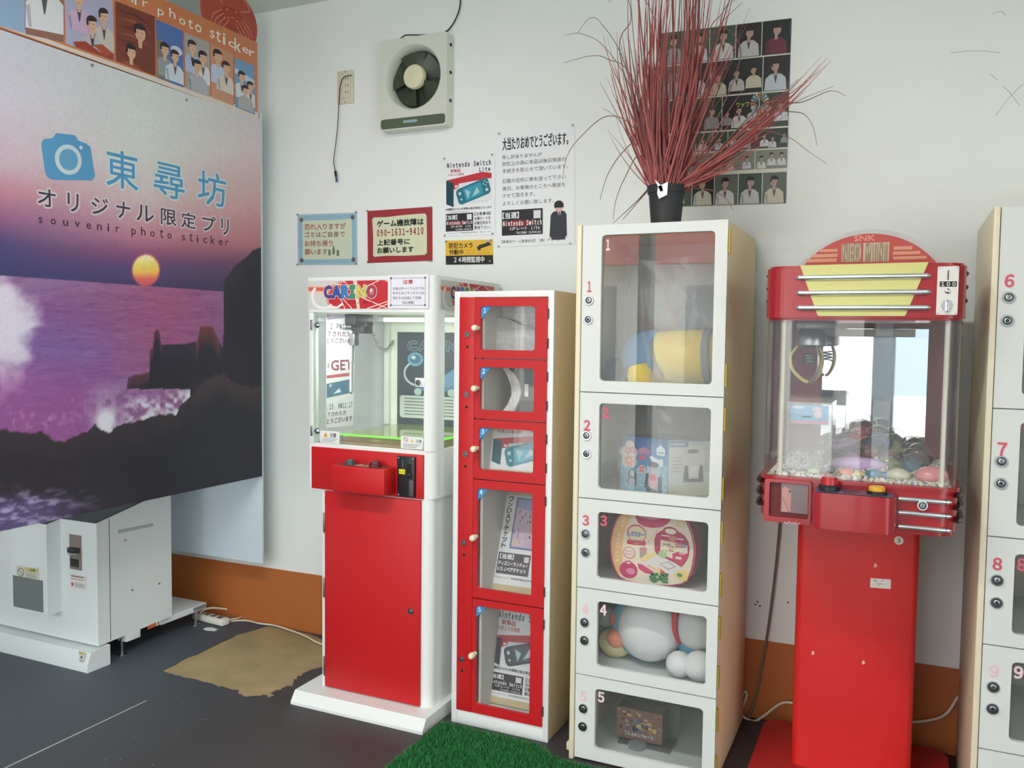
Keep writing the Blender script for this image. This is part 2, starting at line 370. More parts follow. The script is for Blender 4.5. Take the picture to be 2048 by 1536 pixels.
pl = MB().prism_y(rrect(fx0+.006, fz0+.006, fx1-.006, fz0+.043, .01), y0-.003, y0).build('name_plate', mat('olive_green_plate', (86, 98, 78), .45), fan)
pr = Print((fx0, y0-.003, fz0+.043), (fx1-fx0, 0, 0), (0, 0, -.037), (0, -1, 0)); pr.rr(.36, .3, .58, .58, .02, (150, 180, 186)); pr.build('maker_mark', pl)
for q in ((905, 92), (905, 147), (905, 203)): p = WY(*q, YB-.01); MB().box(fx1-.001, fx1+.003, YB-.03, YB-.018, p.z-.005, p.z+.005).build('vent_slot', dark, fan)
cb = [(801, 77), (808, 72), (815, 70), (838, 70), (862, 69), (890, 64), (903, 52), (914, 32), (920, 12), (921, -15)]
tag(MB().tube(smooth_path([WY(*q, YB-.008 if i > 4 else YB-.045) for i, q in enumerate(cb)]), .0026).build('power_cable', black), 'thin black cable rising from the top of the exhaust fan', 'cable')
# wall socket and hanging cord
so = WY(692, 175, YB); sock = thing('wall_socket', 'cream socket plate on the wall left of the exhaust fan', 'socket', so)
a, b = WY(676.5, 144, YB), WY(708.5, 206, YB); cp = mat('aged_cream_plastic', (214, 208, 188), .45)
MB().box(a.x, b.x, YB-.007, YB, b.z, a.z, .002).build('face_plate', cp, sock)
w_, h_ = b.x-a.x, a.z-b.z
MB().box(a.x+w_*.15, a.x+w_*.82, YB-.011, YB-.006, b.z+h_*.16, a.z-h_*.12, .001).build('socket_module', cp, sock)
for k in range(3):
    zz = b.z+h_*(.3+.2*k)
    for dx in (.55, .70): MB().box(a.x+w_*dx, a.x+w_*dx+.002, YB-.0118, YB-.0105, zz, zz+.009).build('slot', dark, sock)
for zz in (a.z-.006, b.z+.006): MB().lathe([(.003, 0), (.003, .001), (0, .0014)], ((a.x+b.x)/2, YB-.007, zz), (0, -1, 0), 10).build('screw', steel, sock)
hc = thing('hanging_cord', 'thin black cord hanging from the wall socket with a blue connector tip', 'cord', WY(672, 350, YB-.01))
MB().tube(smooth_path([WY(*q, YB-.014) for q in [(704, 151), (693, 152), (685, 158), (680, 175), (678, 205), (674, 265), (667.5, 318), (668.5, 332), (671, 344)]]), .0018, 6).build('wire', black, hc)
MB().cyl(WY(670.5, 342, YB-.014), WY(672, 353, YB-.014), .0052, n=10).build('connector', black, hc)
MB().cyl(WY(672, 353, YB-.014), WY(673.5, 364, YB-.014), .004, .0045, n=10).build('connector_tip', mat('blue_vinyl', (70, 82, 120), .4), hc)

# blue bordered notice
rt, p = sheet('wall_notice', 'pale blue bordered litter notice pinned to wall, brown Japanese text', 'notice', (595, 429), (714, 425), (596, 530), mat('pale_blue_sheet', (168, 196, 208), .5))
p.rect(.02, .03, .98, .97, (146, 184, 202)); p.poly([(.085, .13), (.3, .125), (.6, .13), (.915, .115), (.92, .5), (.918, .885), (.6, .89), (.3, .895), (.085, .89), (.09, .5)], (206, 214, 190), 1)
for c in ((.07, .11), (.93, .09), (.07, .91), (.94, .9)): p.ell(c[0], c[1], .035, .05, (112, 96, 100), 2, n=6)
br = (156, 82, 62)
for i, (t, v0, v1, u1) in enumerate((('恐れ入りますが', .19, .31, .82), ('ゴミはご自身で', .35, .46, .80), ('お持ち帰り', .52, .64, .60), ('願います', .69, .80, .51))): p.text(t, .125, v0, u1, v1, br if i != 1 else (120, 84, 66), 2, .02)
for c in ((.545, .77), (.615, .75), (.685, .78)): p.rr(c[0]-.022, c[1]-.07, c[0]+.022, c[1]+.05, .015, (118, 128, 112), 2)
p.rect(.605, .63, .625, .70, (96, 108, 98), 3)
p.build('printed_text', rt); pins(rt, [(595.5, 429), (712.5, 424.5), (595.5, 529), (712, 527)], YB-.002)
# red bordered notice
rt, p = sheet('wall_notice', 'red bordered breakdown phone notice pinned to wall beside the blue one', 'notice', (735, 422), (864.5, 413.5), (736, 526), mat('red_sheet', (160, 46, 54), .5))
p.poly([(.075, .13), (.3, .14), (.6, .12), (.915, .115), (.92, .5), (.918, .885), (.6, .89), (.3, .875), (.085, .89), (.09, .5)], (214, 218, 186), 1)
for c in ((.085, .14), (.905, .12), (.09, .88), (.91, .88)): p.line([(c[0]-.012, c[1]-.02), (c[0]+.012, c[1]+.02)], .012, (50, 40, 40), 2)
for t, u1, v0, v1, c in (('ゲーム機故障は', .87, .20, .325, (30, 34, 28)), ('090-1631-9410', .865, .37, .50, (150, 62, 46)), ('上記番号に', .66, .565, .675, (30, 34, 28)), ('お願いします', .715, .72, .825, (30, 34, 28))): p.text(t, .155, v0, u1, v1, c, 2, .05)
p.build('printed_text', rt); pins(rt, [(735.5, 422), (862.5, 414.5), (736, 524), (862, 521.5)], YB-.002)

# prize flyer (reused on the framed cards in the narrow locker)
def console_art(p, body, u0, v0, su, sv, cut=1.0):
    """carton with red top band, dark side and a handheld console on its face; box u0..u0+su, v0..v0+sv"""
    q = lambda x, y: (u0+min(x, cut)*su, v0+y*sv)
    dk = tuple(int(c*.62) for c in body)
    p.poly([q(0, .18), q(.17, .26), q(.165, 1), q(0, .9)], dk, 1)
    p.poly([q(0, .18), q(.8, 0), q(1, .05), q(1, .2), q(.28, .3), q(.28, .42), q(.17, .47), q(.17, .26)], (196, 52, 64), 1)
    p.poly([q(.17, .47), q(.28, .42), q(.28, .3), q(1, .2), q(1, .85), q(.165, 1)], (226, 230, 234), 1)
    p.rect(u0+.2*su, v0+.34*sv, u0+.235*su, v0+.42*sv, (240, 235, 235), 2); p.rect(u0+.245*su, v0+.34*sv, u0+.265*su, v0+.42*sv, (240, 235, 235), 2)
    k = p.U.length/p.V.length; an = -.30
    def rq(x, y): return (u0+su*min(.6+x*cos(an)-y*sin(an), cut), v0+sv*(.56)+su*k*(x*sin(an)+y*cos(an)))
    p.poly([rq(x, y) for x, y in rrect(-.37, -.16, .37, .16, .08, 4)], body, 2)
    p.poly([rq(x, y) for x, y in ((-.2, -.12), (.2, -.12), (.2, .12), (-.2, .12))], tuple(min(255, int(c*1.25)+8) for c in body), 3)
    p.poly([rq(x, y) for x, y in ((-.15, .1), (-.16, -.1), (-.06, -.02))], (170, 205, 210), 4)
    p.poly([rq(x, y) for x, y in ((-.05, .09), (.13, .06), (.1, -.06))], (170, 205, 210), 4)
    if cut >= 1:
        for x, y in ((-.29, -.06), (.29, .07)): p.poly([rq(x+.032*cos(2*pi*i/10), y+.032*sin(2*pi*i/10)) for i in range(10)], (190, 214, 216), 3)
        for x, y in ((.29, -.1), (.25, -.06), (.33, -.06), (.29, -.02)): p.poly([rq(x+.015*cos(2*pi*i/8), y+.015*sin(2*pi*i/8)) for i in range(8)], (200, 220, 222), 3)
    else: p.poly([rq(-.29+.032*cos(2*pi*i/10), -.06+.032*sin(2*pi*i/10)) for i in range(10)], (214, 218, 220), 3)
    for d in (((-.31, .05), (-.27, .05), (-.27, .07), (-.31, .07)), ((-.30, .04), (-.28, .04), (-.28, .08), (-.30, .08))): p.poly([rq(x, y) for x, y in d], (200, 220, 222), 3)
    p.text('Lite', u0+.62*su, v0+.84*sv, u0+.92*su, v0+.9*sv, (170, 185, 200), 2, 0) if cut >= 1 else None
def win_box(p, u0, v0, u1, v1, lines, smear=True):
    p.rect(u0, v0, u1, v1, (44, 42, 46), 1); w, h = u1-u0, v1-v0
    p.text('【当選】', u0+.02*w, v0+.09*h, u0+.42*w, v0+.34*h, WHT, 3, .03)
    p.rect(u0+.78*w, v0+.07*h, u0+.95*w, v0+.38*h, (226, 226, 228), 3)
    if smear: p.poly([(u0+.02*w, v0+.5*h), (u0+.3*w, v0+.4*h), (u0+.8*w, v0+.46*h), (u0+.85*w, v0+.58*h), (u0+.5*w, v0+.68*h), (u0+.05*w, v0+.62*h)], (136, 40, 46), 2)
    for t, a, b, c, d in lines: p.text(t, u0+a*w, v0+b*h, u0+c*w, v0+d*h, WHT, 3, .045)
SWL = lambda colr: [('Nintendo Switch', .03, .42, .97, .63), ('(%s)' % colr, .2, .68, .6, .8), ('Lite', .73, .67, .92, .8), ('TOJINBO 21099102', .36, .87, .95, .95)]
rt, p = sheet('prize_flyer', 'prize flyer with turquoise handheld console picture, pinned above the yellow sign', 'flyer', (886.5, 316), (990, 307), (887, 473))
p.text('Nintendo Switch', .08, .07, .92, .135, K, 1, .05); p.text('Lite', .71, .155, .91, .21, K, 1, .05)
p.text('新製品', .15, .155, .34, .195, (190, 40, 50), 1, .03); p.text('9月20日発売', .1, .208, .41, .24, (190, 40, 50), 1, .02)
console_art(p, (40, 116, 134), .06, .215, .88, .42)
p.text('※盗難防止のため現物は後日発送になります', .05, .645, .94, .675, K, 1, .03)
p.line([(.12, .698), (.5, .698)], .008, (120, 120, 124), 1)
win_box(p, .05, .715, .585, .94, SWL('ターコイズ'))
for i, t in enumerate(('【注意事項】', '当選カードを', '記載住所まで', '郵送下さい。')): p.text(t, .61, .715+.057*i, .92, .755+.057*i, K, 1, .02)
p.text('〒919-0413 福井県坂井市春江町江留下 (株)アイ・ポート', .07, .955, .94, .972, (70, 70, 74), 1, .01)
p.build('printed_text', rt); pins(rt, [(889.5, 317.5), (984.5, 309.5), (890, 471), (985.5, 467.5)], YB-.002)

# large congratulation notice
rt, p = sheet('wall_notice', 'large white congratulations notice pinned to wall, with small bowing man in suit', 'notice', (993.5, 263), (1149.5, 247), (994.5, 494))
p.text('大当たりおめでとうございます。', .08, .06, .92, .17, (34, 38, 46), 1, .035)
for t, u1, v0, v1 in (('申し訳ありませんが', .59, .212, .247), ('防犯上の為に本品は後日発送の', .89, .268, .305), ('手続きを取らせて頂いています。', .92, .33, .367), ('記載の住所に券を送って下さい', .89, .415, .453), ('後日、お客様のところへ発送を', .885, .48, .517), ('させて頂きます。', .50, .543, .579), ('よろしくお願い致します。', .74, .608, .645)): p.text(t, .075, v0, u1, v1, (46, 50, 58), 1, .004)
win_box(p, .065, .685, .6, .905, SWL('グレー'))
p.text('【東尋坊ゲーム管理会社】(株)アイ・ポート', .06, .945, .895, .972, (50, 50, 56), 1, .01)
p.build('printed_text', rt); p = Print(p.O, p.U, p.V, p.N, p.base)
p.poly([(.70, .75), (.73, .725), (.775, .715), (.84, .715), (.88, .725), (.9, .75), (.905, .93), (.685, .93)], (52, 54, 62), 1)
p.poly([(.685, .93), (.705, .93), (.72, .955), (.69, .95)], (214, 178, 168), 1); p.poly([(.885, .93), (.905, .93), (.9, .95), (.87, .955)], (214, 178, 168), 1)
p.poly([(.70, .93), (.89, .93), (.875, .96), (.72, .96)], (52, 54, 62), 1)
p.poly([(.785, .715), (.83, .715), (.81, .79)], WHT, 2); p.poly([(.80, .725), (.816, .725), (.818, .775), (.808, .79), (.8, .775)], (40, 40, 46), 3)
p.ell(.805, .69, .05, .035, (222, 176, 170), 2); p.ell(.803, .668, .06, .038, (38, 34, 36), 3, pi*.95, pi*2.05); p.rect(.745, .662, .865, .69, (38, 34, 36), 3)
p.build('printed_figure', rt); pins(rt, [(998.5, 267.5), (1145.5, 250.5), (997.5, 493), (1140.5, 486.5)], YB-.002)
# yellow camera sign
rt, p = sheet('camera_warning_sign', 'yellow and black security camera sign pinned below the prize flyer', 'sign', (891, 481.5), (985.5, 479), (892, 529.5), mat('yellow_sheet', (226, 182, 54), .45))
p.rect(0, .63, 1, 1, (40, 38, 42), 0)
p.text('防犯カメラ', .08, .1, .58, .33, (40, 34, 30), 1, .03); p.text('作動中', .08, .38, .38, .59, (40, 34, 30), 1, .03)
p.text('Security', .44, .38, .64, .46, (190, 90, 40), 1, .02); p.text('cameras recording', .42, .49, .93, .57, (190, 90, 40), 1, .02); p.text('24時間監視中', .18, .68, .82, .92, (222, 222, 222), 1, .03)
p.poly([(.70, .22), (.93, .1), (.97, .22), (.74, .36)], (52, 48, 46), 1); p.poly([(.66, .28), (.74, .26), (.75, .42), (.70, .44)], (52, 48, 46), 1); p.line([(.86, .06), (.9, .14)], .02, (52, 48, 46), 1); p.ell(.9, .07, .06, .03, (180, 176, 160), 1)
p.build('printed_text', rt); pins(rt, [(892.5, 483), (982.5, 480.5), (893, 527), (980.5, 522.5)], YB-.002)

# poster of snapshots behind the plant
rt, p = sheet('photo_poster', 'poster of many small stage snapshots behind the red grass plant', 'poster', (1322, 66.5), (1584, 36), (1314, 415), mat('yellowed_poster_sheet', (206, 204, 190), .4))
r_ = random.Random(11)
def person(p, u, v, s, cloth, k, L=2, skin=(196, 160, 146), hair=(48, 40, 42), turn=0):
    """small printed figure: shoulders, neck, face and hair; u,v = chin point, s = head height"""
    p.poly([(u-1.05*s*k, v+1.9*s), (u-.95*s*k, v+.75*s), (u-.55*s*k, v+.38*s), (u, v+.22*s), (u+.55*s*k, v+.38*s), (u+.95*s*k, v+.75*s), (u+1.05*s*k, v+1.9*s)], cloth, L)
    p.poly([(u-.16*s*k, v-.1*s), (u+.16*s*k, v-.1*s), (u+.12*s*k, v+.5*s), (u-.12*s*k, v+.5*s)], skin, L+1)
    if sum(cloth) > 540: p.poly([(u-.2*s*k, v+.3*s), (u+.2*s*k, v+.3*s), (u+.03*s*k, v+1.2*s), (u-.03*s*k, v+1.2*s)], tuple(int(c*.42) for c in cloth), L+.5)
    p.poly([(u-.95*s*k, v+.9*s), (u-.72*s*k, v+.85*s), (u-.62*s*k, v+1.85*s), (u-.8*s*k, v+1.85*s)], tuple(int(c*.82) for c in cloth), L+.6)
    p.ell(u+turn*s*k, v-.45*s, .38*s*k, .5*s, skin, L+2); p.ell(u, v-.72*s, .44*s*k, .36*s, hair, L+3, pi*.92, pi*2.08, 12)
    p.rect(u-.44*s*k, v-.72*s, u-.28*s*k, v-.35*s, hair, L+3)
    for d in (-.15, .15): p.rect(u+(turn+d-.06)*s*k, v-.5*s, u+(turn+d+.06)*s*k, v-.46*s, (70, 50, 50), L+4)
    p.rect(u+(turn-.1)*s*k, v-.2*s, u+(turn+.1)*s*k, v-.17*s, (150, 90, 90), L+4)
rows = [(0, .188, [0, .2, .39, .59, .785, 1]), (.192, .385, [0, .2, .405, .80, 1]), (.39, .58, [0, .22, .5, .78, 1]), (.585, .695, [0, .3, .55, .72, 1]), (.7, .808, [0, .25, .5, .76, 1]), (.825, 1, [0, .28, .455, .64, .82, 1])]
cl = [(206, 204, 200), (200, 200, 206), (186, 196, 202), (108, 52, 68), (196, 192, 172), (190, 186, 186), (140, 148, 150)]
kk = p.V.length/p.U.length
for ri, (v0, v1, us) in enumerate(rows):
    for u0, u1 in zip(us, us[1:]):
        bgc = r_.choice([(40, 44, 44), (52, 62, 54), (46, 40, 44), (64, 84, 70), (98, 104, 96)] if ri not in (4,) else [(130, 136, 124), (96, 104, 96)])
        p.rect(u0+.003, v0+.002, u1-.003, v1-.002, bgc, 0)
        if r_.random() < .5: p.rect(u0+.003, v0+(v1-v0)*.7, u1-.003, v1-.002, tuple(int(c*.7+30) for c in bgc), 1)
        n = 1 if (u1-u0) < .24 and ri in (0, 1, 5) else r_.choice((2, 3, 4))
        for j in range(n):
            uu = u0+(u1-u0)*(j+.5)/n+r_.uniform(-.01, .01); s = (v1-v0)*(.36 if n == 1 else .22)
            vv = v0+(v1-v0)*(.42 if n == 1 else r_.uniform(.38, .6))
            s = min(s, (v1-vv-.004)/1.92, .8*(u1-u0)/n/2.1/kk/.5)
            s = min(s, (uu-u0-.004)/1.06/kk, (u1-uu-.004)/1.06/kk)
            person(p, uu, vv, s, r_.choice(cl), kk, 2+j*5, skin=(178, 148, 136), turn=r_.choice((-.08, 0, .08)))
p.text('ワッワ', .61, .435, .705, .46, (196, 206, 90), 26, .02)
for k in range(16):
    a = 2*pi*k/16; p.poly([(.785+.02*cos(a), .445+.02/kk*sin(a)*.8), (.785+.07*cos(a-.15), .445+.06*sin(a-.15)), (.785+.07*cos(a+.15), .445+.06*sin(a+.15))], [(196, 110, 104), (120, 170, 150), (150, 170, 190), (190, 190, 150)][k % 4], 26+k % 2)
for v in (.02, .34, .62, .91):
    for j in range(9): p.rect(.985, v+j*.008, 1.0, v+j*.008+.004, (90, 100, 120), 9)
p.build('printed_photos', rt)

# scuffs and plaster knocks on the wall are small chips of paint
for pts in ([(1985, 27), (2003, 22), (2010, 30)], [(1901, 106), (1935, 102), (1970, 102), (2000, 106)], [(1991, 231), (2018, 195), (2046, 168)], [(2006, 172), (2022, 188), (2040, 212)], [(1980, 147), (1994, 160)]):
    w = MB().tube([WY(*q, YB) for q in pts], .0008, 4); w.build('scratch', mat('grey_scuff', (150, 156, 148), .9), bpy.data.objects['wall_back'])
for q in ((1511, 1209), (1520, 1212), (1576, 1205), (1515, 1204)):
    P = WY(*q, YB); MB().lathe([(.0035, 0), (.0025, .0008), (0, .001)], P, (0, -1, 0), 7).build('paint_chip', mat('dark_chip', (96, 88, 82), .9), bpy.data.objects['wall_back'])

# ---------------------------------------------------------------- photo booth at the left: body, back board, banner, header board
XB = -2.45; bw = mat('booth_white_sheet_metal', (222, 228, 228), .4)
booth = thing('photo_booth', 'white metal photo sticker machine with slanted dark top standing under the sunset banner', 'machine', (-3.1, 2.45, 0))
x1, y1, y2 = -2.763, 2.267, 2.63; x0 = -3.40
MB().prism_x([(y1, .082), (y2, .092), (y2, .632), (y1, .558)], x0, x1-.0).build('body', bw, booth)
MB().prism_x([(y1-.001, .557), (y2, .631), (y2+.15, .66), (y2+.15, .672), (y1-.001, .563)], x0, x1-.004).build('console_top', mat('dark_grey_console', (66, 74, 76), .4), booth)
KT = MATS['dark_grey_console']
px_ = WY(121, 1054, y1).x; yp = WX(93, 1066, px_).y
zb = WY(94, 1231, yp).z; xl = WY(16, 1060, yp).x
pj = MB().prism_x([(yp, zb), (y1, zb+.0), (y1, .557), (yp, .545)], xl, px_).build('printer_unit', bw, booth)
MB().prism_x([(yp, .545), (y1+.002, .557), (y1+.002, .560), (yp, .548)], xl, px_).build('unit_top', KT, pj)
a, b = WY(26.5, 1150, yp), WY(87, 1225, yp)
MB().box(a.x, b.x, yp-.002, yp, b.z, a.z).build('tray_opening', mat('tray_grey', (112, 120, 120), .5), pj)
p = Print(WY(33, 1131, yp-.001), WY(77, 1136, yp)-WY(33, 1131, yp), (0, 0, -.048), (0, -1, 0)); p.rect(0, 0, 1, 1, (206, 206, 190)); p.rect(.4, .08, .98, .42, (196, 190, 120), 1); p.text('注意', .6, .12, .85, .36, (60, 60, 60), 2, .03)
p.ell(.2, .5, .15, .36, (110, 110, 110), 1); p.ell(.2, .5, .12, .29, (206, 206, 190), 2); p.line([(.1, .3), (.3, .7)], .03, (110, 110, 110), 3)
for v in (.55, .7, .84): p.rect(.42, v, .9, v+.05, (130, 130, 128), 1)
p.build('warning_label', pj)
a, b = WY(140, 1068, y1), WY(164, 1141, y1)
cn = MB().box(a.x, b.x, y1-.004, y1, b.z, a.z, .001).build('coin_plate', mat('brown_grey_plate', (130, 116, 108), .4), booth)
MB().box(a.x+.006, b.x-.004, y1-.02, y1-.003, (a.z+b.z)/2, (a.z+b.z)/2+.02, .002).build('coin_chute', black, cn)
MB().cyl((a.x+.012, y1-.02, (a.z+b.z)/2-.004), (b.x-.004, y1-.02, (a.z+b.z)/2+.0), .003).build('lever', chrome, cn)
MB().box(a.x+.007, b.x-.012, y1-.006, y1-.003, b.z+.012, b.z+.042).build('return_slot', black, cn)
p = Print(WY(140, 1146, y1-.001), (.085, 0, 0), (0, 0, -.06), (0, -1, 0)); p.rect(0, 0, 1, 1, (224, 220, 218)); p.rect(.08, .1, .9, .2, (150, 120, 120), 1); p.rect(.08, .3, .9, .36, (160, 150, 150), 1); p.ell(.16, .7, .08, .14, (170, 90, 90), 1); p.rect(.3, .55, .92, .85, (190, 184, 184), 1); p.build('coin_label', booth)
MB().box(x1-.001, x1+.0008, y1+.055, y1+.057, .09, .565).build('panel_seam', dark, booth)
MB().prism_x([(2.208, 0), (2.208, .03), (2.225, .072), (2.31, .078), (2.31, 0)], x0-.0, x1+.012).build('plinth', bw, booth)
p = Print(WY(160, 1301, 2.216), (.03, 0, 0), (0, .001, -.062), (0, -1, .1)); p.base = .006; p.rect(0, 0, 1, 1, (214, 218, 214)); p.rect(.05, .03, .95, .18, (200, 180, 70), 1); p.poly([(.5, .22), (.8, .42), (.2, .42)], (90, 90, 80), 1); [p.rect(.15, .5+.07*i, .85, .53+.07*i, (120, 124, 124), 1) for i in range(6)]; p.build('plinth_label', booth)
a, b = WX(236, 1060, x1), WX(306, 1046, x1)
MB().plate([(a.y, a.z-.0), (b.y, b.z), (b.y, b.z-.014), (a.y, a.z-.016)], [], (x1, 0, 0), (0, 1, 0), (0, 0, 1), (1, 0, 0), .0015).build('grip_recess', mat('recess_shade_grey', (168, 176, 176), .5), booth)  # flat raised strip; the shade of the grip hollow is put into its grey
MB().cyl((x1+.002, a.y, a.z-.015), (x1+.002, b.y, b.z-.014), .002).build('grip_lip', bw, booth)
for q in ((250.5, 1080.5), (264.5, 1180), (318.5, 1167)): MB().lathe([(.0045, 0), (.0045, .002), (0, .003)], WX(*q, x1), (1, 0, 0), 10).build('screw', steel, booth)
a, b = WX(295, 1252, x1), WX(341, 1236, x1)
p = Print((x1, a.y, a.z), (0, b.y-a.y, .006), (0, 0, -.016), (1, 0, 0)); p.rect(0, 0, .36, 1, (196, 92, 66)); p.rect(.36, 0, 1, 1, (214, 216, 216)); p.rect(.42, .2, .5, .8, (190, 90, 80), 1); p.rect(.54, .25, .95, .4, (120, 120, 120), 1); p.rect(.54, .55, .9, .7, (150, 150, 150), 1); p.build('rating_label', booth)
MB().box(x0, x1-.01, y2-.05, 2.835, .066, .092, .002).build('rail', bw, booth); MB().box(x1-.0098, x1-.008, 2.76, 2.83, .071, .087).build('rail_end', mat('rail_hollow', (120, 128, 128), .6), booth)
for yy_ in (2.40, 2.79):
    MB().lathe([(.02, 0), (.02, .006), (.006, .009), (.006, .07)], (x1-.03, yy_, 0), (0, 0, 1), 12).build('levelling_foot', steel, booth)
    MB().lathe([(.02, 0), (.02, .006), (.006, .009), (.006, .07)], (x0+.03, yy_, 0), (0, 0, 1), 12).build('levelling_foot', steel, booth)
MB().box(x1-.05, x1-.001, y1+.13, y1+.2, .055, .09, .002).build('foot_bracket', bw, booth)

tag(MB().box(-3.95, XB-.0005, 2.8305, 2.840, .305, 2.2, .002).build('back_board', mat('pale_blue_white_board', (206, 220, 230), .4)), 'pale blue white board hanging below the sunset banner near the wall', 'board')

# sunset banner: the picture is flat print on a stretched sheet
ban = thing('sunset_banner', 'large printed banner of purple sunset sea with rocks and camera emblem', 'banner', (XB, 2.0, .68))
by0, by1, bz0, bz1 = 1.2, 2.829, .682, 2.172
MB().box(XB-.012, XB, by0, by1, bz0, bz1, .002).build('stretched_sheet', mat('banner_backing', (70, 66, 72), .6), ban)
def hsh(i, j): 
    n = (i*374761393+j*668265263) & 0xffffffff; n = ((n ^ (n >> 13))*1274126177) & 0xffffffff; return ((n ^ (n >> 16)) & 0xffff)/65535
def vn(x, y):
    i, j = math.floor(x), math.floor(y); u, v = x-i, y-j; u, v = u*u*(3-2*u), v*v*(3-2*v)
    return (hsh(i, j)*(1-u)+hsh(i+1, j)*u)*(1-v)+(hsh(i, j+1)*(1-u)+hsh(i+1, j+1)*u)*v
def fbm(x, y, o=4): 
    s = 0; a = .5
    for _ in range(o): s += a*vn(x, y); x, y, a = x*2.03+7.1, y*2.03+3.7, a*.5
    return s
def mixc(a, b, t): t = max(0, min(1, t)); return tuple(a[i]+(b[i]-a[i])*t for i in range(3))
def ss(a, b, x): t = max(0, min(1, (x-a)/(b-a))); return t*t*(3-2*t)
def ramp(st, y):
    if y <= st[0][0]: return st[0][1]
    for (a, ca), (b, cb_) in zip(st, st[1:]):
        if y <= b: return mixc(ca, cb_, (y-a)/(b-a))
    return st[-1][1]
def interp(pl, x):
    if x <= pl[0][0]: return pl[0][1]
    for (a, b), (c, d) in zip(pl, pl[1:]):
        if x <= c: return b+(d-b)*(x-a)/(c-a)
    return pl[-1][1]
skyL = [(60, (196, 196, 208)), (200, (198, 190, 204)), (330, (192, 166, 180)), (385, (182, 124, 142)), (435, (140, 92, 126)), (490, (74, 66, 112)), (560, (58, 58, 98))]
skyC = [(60, (206, 214, 214)), (300, (204, 208, 204)), (400, (200, 182, 182)), (470, (190, 128, 146)), (505, (142, 84, 118)), (535, (92, 70, 116)), (575, (68, 62, 100))]
skyR = [(100, (204, 206, 208)), (300, (206, 190, 192)), (420, (196, 150, 152)), (490, (178, 116, 124)), (525, (112, 78, 102)), (570, (72, 62, 88))]
fore = [(0, 858), (60, 868), (85, 864), (105, 880), (128, 884), (160, 868), (176, 864), (190, 850), (203, 862), (218, 866), (246, 846), (262, 848), (300, 836), (320, 831), (352, 829), (366, 806), (385, 790), (400, 770), (420, 756), (445, 746), (470, 768), (500, 776), (527, 775)]
isl = [(250, 790), (256, 756), (262, 752), (285, 746), (298, 744), (299, 700), (306, 692), (309, 660), (317, 657), (322, 688), (345, 687), (394, 684), (398, 662), (400, 652), (424, 650), (432, 668), (440, 684), (446, 696), (447, 640), (440, 590), (452, 555), (470, 530), (490, 515), (505, 500), (527, 490)]
_h0, _h1 = PX((XB, 1.75, WX(250, 570, XB).z)), PX((XB, 2.8, WX(250, 570, XB).z))
